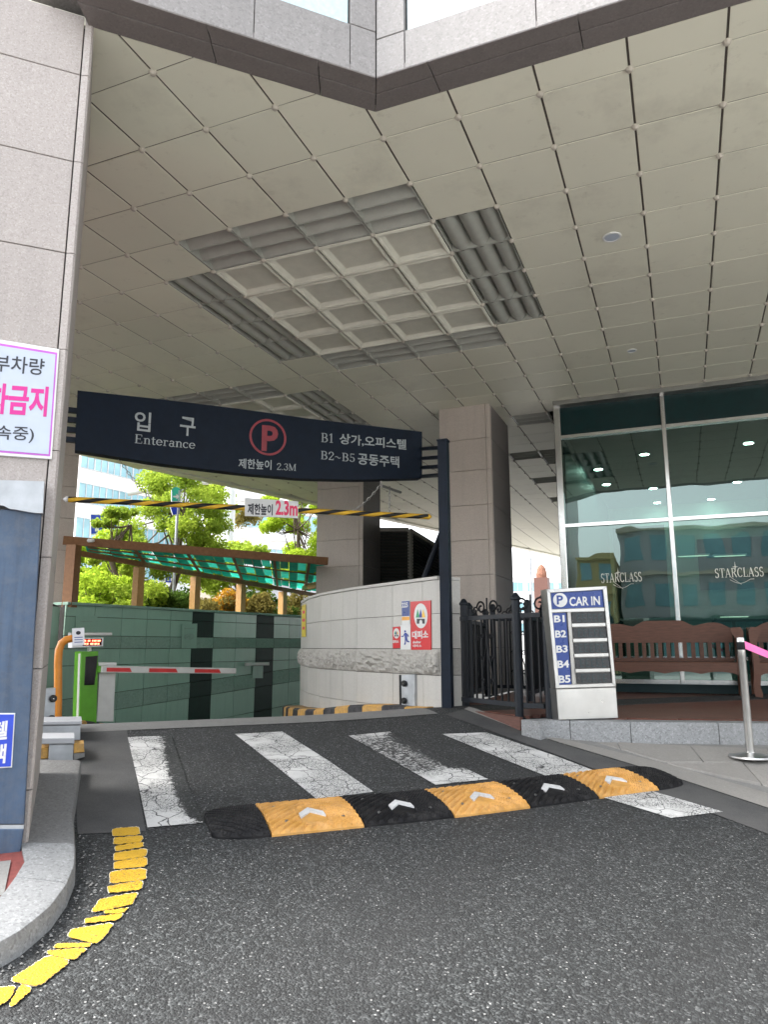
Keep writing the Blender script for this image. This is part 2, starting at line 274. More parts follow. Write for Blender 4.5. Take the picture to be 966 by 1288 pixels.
# ------------------------------------------------------------------ mesh and object helpers
class MB:
    def __init__(s): s.v = []; s.f = []
    def add(s, vs, fs):
        o = len(s.v); s.v += [tuple(p) for p in vs]; s.f += [tuple(i+o for i in f) for f in fs]; return s
    def box(s, c, size, rz=0, R=None):
        R = R or Matrix.Rotation(rz, 3, 'Z'); c = V(c); h = V(size)/2
        vs = [c+R@V((sx*h.x, sy*h.y, sz*h.z)) for sz in (-1, 1) for sy in (-1, 1) for sx in (-1, 1)]
        return s.add(vs, [(0, 2, 3, 1), (4, 5, 7, 6), (0, 1, 5, 4), (2, 6, 7, 3), (0, 4, 6, 2), (1, 3, 7, 5)])
    def slab(s, q, n, th, ch=0.):                # chamfered plate: q = four (or more) corners, front at q, thickness behind
        n = V(n).normalized(); q = [V(p) for p in q]; k = len(q); c = sum(q, V())/k
        nn = sum(((q[i]-c).cross(q[(i+1) % k]-c) for i in range(k)), V())
        if nn.dot(n) < 0: q = q[::-1]
        if ch:
            fr = []
            for i in range(k):
                a = (q[(i-1) % k]-q[i]).normalized(); b = (q[(i+1) % k]-q[i]).normalized(); sn = max(.3, a.cross(b).length); fr.append(q[i]+(a+b)*(ch/sn))
            rings = [fr, [p-n*ch for p in q], [p-n*th for p in q]]
        else: rings = [q, [p-n*th for p in q]]
        vs = [p for r in rings for p in r]; fs = [tuple(range(k))]
        for r in range(len(rings)-1):
            for i in range(k): j = (i+1) % k; fs.append((r*k+i, (r+1)*k+i, (r+1)*k+j, r*k+j))
        fs.append(tuple(reversed(range((len(rings)-1)*k, len(rings)*k)))); return s.add(vs, fs)
    def prism(s, poly, d):                       # polygon (3D points) swept by vector d
        k = len(poly); poly = [V(p) for p in poly]; d = V(d)
        return s.add(poly+[p+d for p in poly], [tuple(range(k)), tuple(reversed(range(k, 2*k)))]+[(i, i+k, (i+1) % k+k, (i+1) % k) for i in range(k)])
    def tube(s, path, r, seg=8, cap=True, closed=False):
        path = [V(p) for p in path]; n = len(path); rs = r if isinstance(r, (list, tuple)) else [r]*n; vs = []; up = None
        for i, p in enumerate(path):
            t = ((path[(i+1) % n]-path[i-1]) if closed else (path[min(n-1, i+1)]-path[max(0, i-1)])).normalized()
            if up is None: up = t.orthogonal().normalized()
            up = (up-t*up.dot(t)).normalized(); b = t.cross(up)
            vs += [p+(up*math.cos(a)+b*math.sin(a))*rs[i] for a in [2*math.pi*k/seg for k in range(seg)]]
        fs = [(i*seg+k, i*seg+(k+1) % seg, ((i+1) % n)*seg+(k+1) % seg, ((i+1) % n)*seg+k) for i in range(n if closed else n-1) for k in range(seg)]
        if cap and not closed: fs += [tuple(reversed(range(seg))), tuple(range((n-1)*seg, n*seg))]
        return s.add(vs, fs)
    def lathe(s, c, prof, seg=20, axis=None):    # prof: (r, h) along axis from c
        ax = V(axis or (0, 0, 1)).normalized(); u = ax.orthogonal().normalized(); b = ax.cross(u); c = V(c)
        vs = [c+ax*h+(u*math.cos(a)+b*math.sin(a))*r for r, h in prof for a in [2*math.pi*k/seg for k in range(seg)]]; n = len(prof)
        fs = [(i*seg+k, i*seg+(k+1) % seg, (i+1)*seg+(k+1) % seg, (i+1)*seg+k) for i in range(n-1) for k in range(seg)]
        return s.add(vs, fs+[tuple(reversed(range(seg))), tuple(range((n-1)*seg, n*seg))])
    def sheet(s, rows):                          # grid of points
        m, n = len(rows), len(rows[0]); return s.add([p for r in rows for p in r], [(i*n+j, i*n+j+1, (i+1)*n+j+1, (i+1)*n+j) for i in range(m-1) for j in range(n-1)])
XF = {}                                          # world matrix of every thing and part
def link(o, parent, M):
    COL.objects.link(o); o.parent = parent; XF[o] = M
def build(name, mb, mat, parent=None, smooth=False, label=None, kind=None, fix=True, origin=None):
    """links ONE mesh object; vertices come in world space"""
    PM = XF[parent] if parent else Matrix()
    vs = [V(p) for p in mb.v]
    if origin is None:
        lo = V([min(p[i] for p in vs) for i in range(3)]); hi = V([max(p[i] for p in vs) for i in range(3)]); origin = V(((lo.x+hi.x)/2, (lo.y+hi.y)/2, lo.z))
    L = PM.inverted() @ Matrix.Translation(origin); LI = (PM@L).inverted()
    me = bpy.data.meshes.new(name); me.from_pydata([LI@p for p in vs], [], mb.f)
    if fix:
        import bmesh
        bm = bmesh.new(); bm.from_mesh(me); bmesh.ops.recalc_face_normals(bm, faces=bm.faces); bm.to_mesh(me); bm.free()
    me.materials.append(MATS[mat]); me.update()
    if smooth:
        me.polygons.foreach_set('use_smooth', [True]*len(me.polygons)); me.set_sharp_from_angle(angle=math.radians(38))
    o = bpy.data.objects.new(name, me); o.matrix_local = L; link(o, parent, PM@L); o.matrix_local = L
    if label: o['label'] = label
    if kind: o['kind'] = kind
    return o
def tag(o, label=None, cat=None, group=None, kind=None):
    for k, v in (('label', label), ('category', cat), ('group', group), ('kind', kind)):
        if v: o[k] = v
    return o
def thing(name, label, cat, loc=(0, 0, 0), rz=0, group=None, kind=None):
    o = bpy.data.objects.new(name, None); o.empty_display_size = .1; M = Matrix.Translation(V(loc)) @ Matrix.Rotation(rz, 4, 'Z'); o.matrix_local = M; link(o, None, M); return tag(o, label, cat, group, kind)
def copy_tree(o, parent=None, M=None):
    c = o.copy(); COL.objects.link(c); c.parent = parent
    if M is not None: c.matrix_local = M
    XF[c] = (XF[parent] if parent else Matrix()) @ c.matrix_local
    for ch in [x for x in XF if x.parent == o]: copy_tree(ch, c)
    return c
def share(name, o, parent, M):                   # another object on the same mesh, placed by world matrix M
    c = o.copy(); COL.objects.link(c); c.name = name; c.parent = parent; c.matrix_local = XF[parent].inverted() @ M; XF[c] = M; return c
# lettering --------------------------------------------------------------------------------------------------------
_tc = bpy.data.curves.new('lettering', 'FONT'); _to = bpy.data.objects.new('lettering', _tc); COL.objects.link(_to)
def text_geo(body, bold=0., spacing=1.):
    _tc.body = body; _tc.offset = bold; _tc.space_character = spacing; _tc.resolution_u = 3
    dg = bpy.context.evaluated_depsgraph_get(); dg.update(); me = bpy.data.meshes.new_from_object(_to.evaluated_get(dg))
    v = [(p.co.x, p.co.y) for p in me.vertices]; f = [tuple(p.vertices) for p in me.polygons]; bpy.data.meshes.remove(me); return v, f
def arc(cx, cy, rx, ry, a0, a1, w0, w1, n=18):  # stroke whose width goes w0 (horizontal run) .. w1 (vertical run)
    vs = []; 
    for i in range(n+1):
        a = math.radians(a0+(a1-a0)*i/n); c, s_ = math.cos(a), math.sin(a); wd = w0+(w1-w0)*abs(c)
        vs += [(cx+(rx-wd/2)*c, cy+(ry-wd/2)*s_), (cx+(rx+wd/2)*c, cy+(ry+wd/2)*s_)]
    return vs, [(2*i, 2*i+1, 2*i+3, 2*i+2) for i in range(n)]
def bar_(x0, y0, x1, y1, w):
    d = V((x1-x0, y1-y0)).normalized(); n = V((-d.y, d.x))*w/2; return [(x0+n.x, y0+n.y), (x0-n.x, y0-n.y), (x1-n.x, y1-n.y), (x1+n.x, y1+n.y)], [(0, 1, 2, 3)]
def rc(x0, y0, x1, y1): return [(x0, y0), (x1, y0), (x1, y1), (x0, y1)], [(0, 1, 2, 3)]
SK, SN = .10, .04
def stem(x, y0=0, y1=.7, w=SK): return [rc(x, y0, x+w, y1)]
def serf(x, y, w=.2): return [rc(x-w/2, y-.018, x+w/2, y+.018)]
SERIF = {   # glyph: (advance, pieces) - thick stems, thin arms, bracket feet
 'E': (.62, stem(.10)+[rc(.04, 0, .55, .035), rc(.04, .665, .53, .7), rc(.15, .34, .42, .372), rc(.515, 0, .55, .17), rc(.495, .53, .53, .7), rc(.40, .27, .425, .44)]),
 'n': (.56, stem(.10, 0, .46)+serf(.15, .018)+serf(.43, .018)+[arc(.30, .32, .135, .13, 0, 170, SN, .085), rc(.39, 0, .475, .33), rc(.03, .425, .15, .46)]),
 't': (.36, stem(.12, .08, .6, .085)+[rc(.03, .42, .32, .46), arc(.24, .1, .075, .09, 180, 330, SN, .08)]),
 'e': (.50, [arc(.25, .23, .19, .215, 0, 325, SN, .09), rc(.09, .235, .43, .27)]),
 'r': (.42, stem(.10, 0, .46, .085)+serf(.145, .018, .22)+[rc(.03, .425, .15, .46), arc(.29, .33, .12, .11, 45, 170, SN, .06), rc(.31, .36, .385, .44)]),
 'a': (.48, [rc(.31, .06, .395, .34), arc(.245, .33, .13, .12, 0, 165, SN, .085), arc(.22, .13, .14, .13, 40, 320, SN, .085), rc(.38, .0, .47, .04), rc(.36, .0, .40, .1)]),
 'c': (.46, [arc(.24, .23, .18, .21, 45, 320, SN, .09), rc(.33, .33, .405, .41)]),
 'B': (.64, stem(.10)+[rc(.04, 0, .3, .035), rc(.04, .665, .3, .7), rc(.15, .345, .32, .38), arc(.30, .525, .18, .155, -90, 90, SN, .09), arc(.31, .19, .215, .17, -90, 90, SN, .1)]),
 '1': (.44, stem(.18)+serf(.23, .018, .26)+[bar_(.06, .56, .2, .67, .05)]),
 '2': (.52, [arc(.25, .51, .17, .165, -25, 190, SN, .09), bar_(.40, .45, .08, .05, .06), rc(.05, 0, .46, .06), rc(.42, .0, .46, .15)]),
 '3': (.52, [arc(.24, .53, .155, .15, -90, 170, SN, .085), arc(.235, .19, .185, .175, -170, 90, SN, .09)]),
 '5': (.52, [rc(.1, .64, .43, .7), rc(.1, .37, .135, .7), arc(.235, .21, .185, .19, -160, 130, SN, .09)]),
 '~': (.62, [arc(.18, .27, .11, .06, 0, 180, .05, .05), arc(.40, .27, .11, .06, 180, 360, .05, .05)]),
 '.': (.24, [rc(.07, 0, .15, .08)]), ' ': (.3, []), ',': (.24, [bar_(.13, .08, .08, -.08, .06)]),
 'M': (.86, stem(.66)+[bar_(.12, 0, .12, .7, SN)]+serf(.12, .018, .18)+serf(.71, .018, .22)+[bar_(.13, .68, .40, .02, .1), bar_(.40, .02, .68, .68, SN), rc(.04, .665, .16, .7), rc(.66, .665, .82, .7)]),
 'S': (.54, [arc(.25, .525, .16, .16, 30, 270, SN, .09), arc(.25, .175, .18, .18, -150, 90, SN, .1), rc(.37, .55, .40, .7), rc(.07, 0, .1, .16)]),
 'T': (.64, stem(.27)+serf(.32, .018, .24)+[rc(.04, .665, .60, .7), rc(.04, .52, .075, .7), rc(.565, .52, .60, .7)]),
 'A': (.70, [bar_(.10, .02, .33, .7, SN), bar_(.33, .68, .58, .02, .1), rc(.19, .23, .47, .265)]+serf(.10, .018, .2)+serf(.58, .018, .2)),
 'R': (.68, stem(.10)+[rc(.04, .665, .3, .7), rc(.15, .345, .32, .38), arc(.30, .525, .18, .155, -90, 90, SN, .09), bar_(.32, .36, .60, .0, .09)]+serf(.15, .018)),
 'C': (.66, [arc(.35, .35, .27, .34, 40, 320, SN, .1), rc(.53, .5, .56, .7)]),
 'L': (.58, stem(.10)+[rc(.04, 0, .52, .035), rc(.485, 0, .52, .18), rc(.04, .665, .26, .7)])}
def serif_geo(body):
    v, f, x = [], [], 0
    for ch in body:
        adv, ps = SERIF[ch]
        for pv, pf in ps: o = len(v); v += [(a+x, b) for a, b in pv]; f += [tuple(i+o for i in q) for q in pf]
        x += adv
    return v, f
def letters(parent, geo, P, mat, bl, br, top, off=.004, th=.004, name='lettering', slant=0):
    """fits lettering into the box whose bottom-left, bottom-right and top pixels are given, on plane P (u, v, n)"""
    v, f = geo; a, b, c = P(*bl), P(*br), P(*top)
    x0, x1 = min(p[0] for p in v), max(p[0] for p in v); y0, y1 = min(p[1] for p in v), max(p[1] for p in v)
    U = b-a; h = (c-a).dot(P.v); mb = MB(); n = len(v)
    pts = [a+U*((x-x0)/(x1-x0))+P.v*(h*(y-y0)/(y1-y0))+P.n*off for x, y in v]
    mb.add(pts, f)
    # sides of the raised letters
    from collections import Counter
    cnt = Counter(); 
    for q in f:
        for i in range(len(q)): cnt[frozenset((q[i], q[(i+1) % len(q)]))] += 1
    back = [p-P.n*th for p in pts]; o = len(mb.v); mb.v += [tuple(p) for p in back]
    for q in f:
        for i in range(len(q)):
            e = (q[i], q[(i+1) % len(q)])
            if cnt[frozenset(e)] == 1: mb.f.append((e[1], e[0], e[0]+o, e[1]+o))
    return build(name, mb, mat, parent, fix=False)
def quad_px(P, pts, off=0.): return [P(x, y, off) for x, y in pts]
def clip(poly, a, b, c):                         # keep a*x+b*y >= c
    r = []
    for i in range(len(poly)):
        p, q = poly[i], poly[(i+1) % len(poly)]; fp, fq = a*p[0]+b*p[1]-c, a*q[0]+b*q[1]-c
        if fp >= 0: r.append(p)
        if (fp < 0) != (fq < 0): t = fp/(fp-fq); r.append((p[0]+(q[0]-p[0])*t, p[1]+(q[1]-p[1])*t))
    return r

# ================================================================== the road, kerbs, pavement
GZ = E-.65                                       # deck level
def st(s, t, dz=0.): X, Y = (t-s)*A2, (t+s)*A2; return V((X, Y, road_z(X, Y)+dz))
pe = [onR(646, 910), onR(706, 930), onR(846, 964), onR(1010, 1012)]; pe += [pe[-1]+(pe[-1]-pe[-2])*k for k in (1, 2.2, 4, 9)]
def past_gutter(x, y):                           # how far a point lies on the pavement's side of the gutter line
    best = None
    for a, b in zip(pe, pe[1:]):
        d = V((b.x-a.x, b.y-a.y)); k = max(0, min(1, (V((x, y))-a.xy).dot(d)/d.dot(d))); q = a.xy+d*k; l = (V((x, y))-q).length
        if best is None or l < best[0]: best = (l, d.x*(y-q.y)-d.y*(x-q.x) > 0 and k < 1 and (k > 0 or a is not pe[0]))
    return best[0] if best[1] else 0
rows = []
for s in [-1.2]+list(np.arange(-1, 9.2, .2))+list(np.arange(9.2, 24, 1.2)):
    r = []
    for t in list(np.linspace(-40, -4, 8))+list(np.linspace(-3, 5.2, 24))+list(np.linspace(6, 40, 8)):
        tt = max(-4.5 if s > 4.2 else -40, min(3.95 if s > 7.4 else 40, t))
        p = st(s, tt); p.z -= .45*sst(past_gutter(p.x, p.y), .06, .4)
        r.append(p)
    rows.append(r)
tag(build('road', MB().sheet(rows), 'asphalt', smooth=True, origin=V((0, 0, 0))), kind='structure')
rows = [[st(s, t) for t in (-60, -20, -4, 0, 4, 20, 60)] for s in (-70, -40, -20, -10, -5, -1.2)]
tag(build('street', MB().sheet(rows), 'street', smooth=True, origin=V((0, 0, 0))), kind='structure')  # unseen ground behind the camera, pale so it bounces light onto the ceiling
# smoother patches of asphalt along both edges
def road_patch(name, pts, mat, dz, kind='structure', nsub=10, keep=None):
    """quad strip on the road: pts = two polylines (pixels)"""
    L = [onR(*p) for p in pts[0]]; Rr = [onR(*p) for p in pts[1]]; rows = []
    def sub(P):
        o = []
        for i in range(len(P)-1): o += [P[i].lerp(P[i+1], k/6) for k in range(6)]
        return o+[P[-1]]
    L, Rr = sub(L), sub(Rr)
    for a, b in zip(L, Rr):
        r = []
        for k in range(nsub+1): p = a.lerp(b, k/nsub); r.append(V((p.x, p.y, road_z(p.x, p.y)+dz)))
        rows.append(r)
    o = tag(build(name, MB().sheet(rows), mat, smooth=True), kind=kind)
    if keep:
        at = o.data.attributes.new('keep', 'FLOAT', 'POINT'); m_ = len(rows)
        at.data.foreach_set('value', [keep(i/(m_-1), k/nsub) for i in range(m_) for k in range(nsub+1)])
    return o
road_patch('asphalt_patch', [[(92, 913), (92, 960), (95, 1015), (97, 1050)], [(158, 915), (168, 960), (176, 1010), (183, 1046)]], 'asphalt_smooth', .004)
road_patch('asphalt_patch', [[(560, 899), (700, 950), (860, 1010), (1010, 1066)], [(584, 893), (700, 934), (840, 976), (1010, 1032)]], 'asphalt_smooth', .005)
tag(build('crest_strip', MB().sheet([[st(q_, t_, .005) for t_ in np.linspace(-1.4, 3.45, 24)] for q_ in (6.80, 6.9, 7.0, 7.1, 7.2, 7.3)]), 'concrete', smooth=True), kind='structure')
road_patch('concrete_gutter', [[(584, 893), (640, 914), (700, 934), (840, 976), (1010, 1032)], [(590, 890), (646, 910), (706, 930), (846, 964), (1010, 1012)]], 'paving', .010)
# crossing stripes
for (pts, mt, lab), kf in zip((
    ([[(160, 928), (172, 980), (185, 1042)], [(215, 926), (233, 980), (255, 1036)]], 'white_paint_worn', 'leftmost white crossing stripe, half worn away'),
    ([[(295, 924), (345, 963), (398, 1006)], [(355, 921), (412, 957), (470, 997)]], 'white_paint', 'cracked bright white crossing stripe'),
    ([[(438, 926), (492, 956), (548, 988)], [(490, 921), (550, 950), (614, 981)]], 'white_paint_worn', 'third white crossing stripe, worn in its middle'),
    ([[(556, 924), (632, 955), (740, 998), (845, 1030)], [(612, 922), (700, 952), (800, 990), (910, 1022)]], 'white_paint', 'rightmost white crossing stripe running under the hump')), (lambda i, k: 1.25-1.1*sst(k, .35, 1.)-.25*math.sin(math.pi*i)*sst(k, .0, .4)+.25*sst(i, .9, 1), lambda i, k: 1.3, lambda i, k: .45+.6*sst(i, .72, .9)+.35*(1-sst(i, .0, .12))-.3*sst(k, .6, 1), lambda i, k: 1.15-.25*sst(i, .6, .9))):
    o = road_patch('crossing_stripe', pts, 'white_paint', .006, keep=kf); o['label'] = lab
# yellow kerb line, broken into patches
yl = [[(447,512),(548,505),(553,535),(447,541)],[(452,548),(560,540),(565,552),(556,565),(452,574)],[(458,580),(565,566),(566,585),(458,600)],[(455,608),(578,592),(578,622),(452,638)],[(455,643),(580,626),(580,660),(452,672)],[(440,682),(577,671),(575,712),(436,728)],[(428,740),(563,719),(560,752),(432,766)],[(396,792),(545,767),(520,812),(362,842)],[(412,838),(510,825),(485,846),(415,848)],[(340,868),(485,848),(470,872),(336,887)],[(283,912),(448,888),(412,940),(378,966),(268,938)],[(222,968),(360,966),(352,980),(212,986)],[(192,996),(345,986),(290,1032),(186,1008)],[(190,1018),(278,1040),(150,1135),(36,1110)],[(-40,1150),(62,1138),(34,1190),(-40,1230)],[(82,1130),(126,1150),(48,1216),(34,1210)],[(-150,1200),(-45,1240),(-110,1300),(-260,1300)]]
line = thing('yellow_line', 'broken yellow line curving along the kerb on the asphalt', 'road marking', onR(150, 1110), kind='structure'); del line['category']
for k, q in enumerate(yl):
    px = [(x/3.157, 880+y/3.157) for x, y in q]; c = [sum(p[i] for p in px)/len(px) for i in (0, 1)]; loop = []
    px = [(c[0]+(x-c[0])*1.04, c[1]+(y-c[1])*1.10) for x, y in px]
    for _ in range(2): px = [(a[0]*w_+b[0]*(1-w_), a[1]*w_+b[1]*(1-w_)) for a, b in zip(px, px[1:]+px[:1]) for w_ in (.88, .12)]
    ph = random.uniform(0, 6); cc_ = 0
    for i in range(len(px)):
        a, b = px[i], px[(i+1) % len(px)]; ns_ = max(1, int(math.hypot(b[0]-a[0], b[1]-a[1])/1.6))
        for f in np.linspace(0, 1, ns_, endpoint=False):
            cc_ += 1; wv_ = .45*math.sin(cc_*.9+ph)+.35*math.sin(cc_*2.3+ph); loop.append((a[0]+(b[0]-a[0])*f+random.gauss(0, .22)+wv_*.5, a[1]+(b[1]-a[1])*f+random.gauss(0, .22)+wv_*.5))
    top = [onR(x, y, .009) for x, y in loop]; cc = onR(*c, .0095); edge = [onR(c[0]+(x-c[0])*1.03+random.uniform(-.1, .3), c[1]+(y-c[1])*1.05+random.uniform(-.1, .4), .005) for x, y in loop]; n = len(top)
    build('paint_patch', MB().add([cc]+top, [(0, i+1, (i+1) % n+1) for i in range(n)]), 'yellow_paint', line)
    build('paint_edge', MB().add([onR(*c, .0045)]+edge, [(0, i+1, (i+1) % n+1) for i in range(n)]), 'paint_edge', line)

# rubber speed hump ------------------------------------------------------------
hump = thing('speed_hump', 'black and yellow rubber speed hump lying across the drive', 'speed bump', onR(560, 1010))
fr = [(272, 1061), (341, 1053), (455, 1037), (563, 1022), (657, 1010), (747, 1001), (830, 995), (856, 990)]
ha, hb = onR(*fr[1]), onR(*fr[6]); hu = V((hb.x-ha.x, hb.y-ha.y, 0)).normalized(); hn = V((-hu.y, hu.x, 0)); HW = .46
cuts = [(onR(*p)-ha).dot(hu) for p in fr]; cuts[0] = cuts[1]-.33; cuts[7] = cuts[6]+.30
def hump_piece(a, b, mat, name, cap=0):
    mb = MB(); N, M = 84, 44; rows = []
    for i in range(N+1):
        u = a+.004+(b-a-.008)*i/N; r = []
        e = ((i/N) if cap < 0 else (1-i/N)) if cap else 1; taper = math.sqrt(max(0, 1-(1-e)**2.2)) if cap else 1
        for j in range(M+1):
            v = j/M; w_ = HW*(1 if not cap else (.62+.38*taper)); y = HW/2+(v-.5)*w_
            prof = min(1, math.sin(math.pi*v)**.62) if 0 < v < 1 else 0
            mid = (a+b)/2; d = abs(u-mid) if not cap else u
            rid = .014*max(0, min(1, .75+1.6*math.sin((y*1.0+d*.8)*2*math.pi/.050)))
            if j in (0, M) or (i in (0, N)): rid = 0
            flat = abs(u-mid) < .085 and abs(v-.37) < .24 and not cap
            h = .012+.031*prof*(.25+.75*taper)+(0.003 if flat else rid)
            p = ha+hu*u+hn*y; p.z = road_z(p.x, p.y)+h; r.append(p)
        rows.append(r)
    mb.sheet(rows)
    ring = [rows[0][j] for j in range(M+1)]+[rows[i][M] for i in range(1, N+1)]+[rows[N][j] for j in range(M-1, -1, -1)]+[rows[i][0] for i in range(N-1, 0, -1)]
    o = len(mb.v); k = len(ring); mb.v += [tuple(p) for p in ring]+[(p.x, p.y, road_z(p.x, p.y)-.01) for p in ring]
    mb.f += [(o+i, o+(i+1) % k, o+k+(i+1) % k, o+k+i) for i in range(k)]
    m = build(name, mb, mat, hump, fix=False)
    if not cap:
        mid = (a+b)/2
        def surf(du, y, dz): 
            p = ha+hu*(mid+du)+hn*y; v = y/HW; p.z = road_z(p.x, p.y)+.012+.031*math.sin(math.pi*v)**.62+dz; return p
        ar = MB()
        for sg in (-1, 1):
            q = [surf(0, .245, .013), surf(0, .185, .013), surf(sg*.078, .115, .013), surf(sg*.078, .17, .013)]
            ar.prism(q, (0, 0, -.012))
        build('arrow_reflector', ar, 'reflector_white', m)
        for du, y in ((-.17, .11), (.19, .11), (-.19, .34), (.17, .34)):
            build('bolt', MB().lathe(surf(du, y, -.002), [(.016, 0), (.016, .006), (.008, .011)], 8), 'bolt', m)
    return m
hump_piece(cuts[0], cuts[1], 'rubber_black', 'end_cap', -1)
for k in range(5): hump_piece(cuts[k+1], cuts[k+2], 'rubber_yellow' if k % 2 == 0 else 'rubber_black', 'hump_module')
hump_piece(cuts[6], cuts[7], 'rubber_black', 'end_cap', 1)

# left granite kerb round the pillar --------------------------------------------
kerb = thing('granite_kerb', 'curved pale granite kerb round the foot of the left pillar', 'kerb', onR(70, 1090), kind='structure'); del kerb['category']
ko = [(-3.95, 4.12), (-3.62, 3.76), (-3.30, 3.41), (-2.974, 3.103), (-2.807, 2.937), (-2.688, 2.772), (-2.60, 2.60), (-2.573, 2.50), (-2.55, 2.40), (-2.55, 2.29), (-2.62, 2.14), (-2.76, 1.96), (-3.0, 1.7), (-3.5, 1.2), (-4.1, .6)]
ki = [(-4.2, 3.95), (-3.87, 3.60), (-3.52, 3.25), (-3.21, 2.97), (-3.02, 2.83), (-2.93, 2.70), (-2.85, 2.57), (-2.82, 2.50), (-2.80, 2.43), (-2.80, 2.33), (-2.86, 2.22), (-2.97, 2.08), (-3.2, 1.85), (-3.7, 1.35), (-4.3, .75)]
KZ = lambda p, dz: V((p[0], p[1], road_z(*p)+dz))
groups = [(0, 2), (2, 3), (3, 5), (5, 9), (9, 12), (12, 14)]
for a, b in groups:
    mb = MB(); O = [V((*ko[i], 0)) for i in range(a, b+1)]; I = [V((*ki[i], 0)) for i in range(a, b+1)]
    g = .004; O[0] = O[0].lerp(O[1], g/max(.05, (O[1]-O[0]).length)); I[0] = I[0].lerp(I[1], g/max(.05, (I[1]-I[0]).length))
    sec = []
    for o, i in zip(O, I):
        d = (o-i).normalized(); P = lambda q, dz: V((q.x, q.y, road_z(q.x, q.y)+dz))
        sec.append([P(i, -.3), P(i, .10), P(o-d*.03, .10), P(o-d*.008, .092), P(o, .072), P(o+d*.012, -.3)])
    mb.sheet(sec); n = len(sec[0]); mb.f += [tuple(range(n)), tuple(reversed(range((len(sec)-1)*n, len(sec)*n)))]
    build('kerb_stone', mb, 'granite_curb' if a >= 3 else 'granite_curb_dark', kerb, smooth=True)
# the strip of pavement beside it
pv = MB(); poly = ki[5:]+[(-9, -4), (-12, 2), (-6, 4)]
tag(build('left_pavement', MB().add([(x, y, road_z(max(-6, x), max(0, y))+.085) for x, y in ki[3:]+[(-6, -1), (-9, 1), (-6, 4)]], [tuple(range(len(ki)-3+3))]), 'brick_red'), kind='structure')
tag(build('concrete_edging', MB().slab([(-2.83, 2.55, 0), (-3.05, 2.76, 0), (-3.20, 2.60, 0), (-2.95, 2.36, 0)], (0, 0, 1), .05).__class__().add([KZ(p, .092) for p in ((-2.85, 2.57), (-3.10, 2.82), (-3.25, 2.66), (-2.95, 2.47))], [(0, 1, 2, 3)]), 'concrete'), kind='structure')

# right pavement: slabs between the gutter and the stone kerb of the deck
_k = lambda x, y: onZ(x, y, E-.655).xy
CB = [_k(662, 909), _k(690, 905.6), _k(775, 907.4), _k(966, 909.6)]; CB += [CB[3]+(CB[3]-CB[2]).normalized()*3, CB[3]+(CB[3]-CB[2]).normalized()*8]      # foot of the deck kerb
def along(P, d):
    for a, b in zip(P, P[1:]):
        l = (b-a).length
        if d <= l or b is P[-1]: return a+(b-a)*(d/l)
        d -= l
def PE(f):                                       # matching point of the pavement's road edge
    i = min(len(pe)-2, int(f*(len(pe)-1))); g = f*(len(pe)-1)-i; return pe[i].lerp(pe[i+1], g)
PBZ = E-.83
pav = thing('pavement', 'grey stone slab pavement right of the drive', 'pavement', pe[1], kind='structure'); del pav['category']
def pv_pt(f, g):
    a = PE(f); fb = [0, .12, .3, .52, .8, 1.0]; 
    tot = f*5; i = min(4, int(tot)); b2 = CB[i].lerp(CB[i+1], tot-i); b = V((b2.x, b2.y, PBZ)); a = V((a.x, a.y, road_z(a.x, a.y)+.014)); p = a.lerp(b, g); return p
pvlines = []
# a regular slab grid in plan, cut to the wedge between gutter and kerb
wedge = [(p.x, p.y) for p in pe]+[(b.x, b.y) for b in reversed(CB)]
from mathutils.geometry import tessellate_polygon
def wedge_z(x, y):                               # height by distance between the two edges
    def dist(P):
        best = 9
        for a, b in zip(P, P[1:]):
            a2, b2 = V((a.x, a.y)), V((b.x, b.y)); d = b2-a2; t = max(0, min(1, (V((x, y))-a2).dot(d)/d.dot(d))); q = a2+d*t; best = min(best, (V((x, y))-q).length)
        return best
    d0, d1 = dist(pe), dist([V((c.x, c.y, 0)) for c in CB]); a = E-.98
    # nearest point on the road edge gives its height
    bz = None; bd = 9
    for f in np.linspace(0, 1, 60):
        p = PE(f); d = math.hypot(p.x-x, p.y-y)
        if d < bd: bd, bz = d, road_z(p.x, p.y)+.014
    return bz+(PBZ-bz)*(d0/(d0+d1+1e-6))
def in_wedge(poly):                              # clip a cell by the wedge, edge by edge (strip by strip, each convex)
    return poly
ang = math.atan2(CB[3].y-CB[2].y, CB[3].x-CB[2].x); ux, uy = math.cos(ang), math.sin(ang)
base = (CB[2].x, CB[2].y)
cells = []
for j in range(7):
    for i in range(-4, 9):
        sz = .6; x0 = i*sz+(.3 if j % 2 else 0); cells.append([(x0, -j*.45), (x0+sz, -j*.45), (x0+sz, -(j+1)*.45), (x0, -(j+1)*.45)])
import bmesh
mb_edges = []
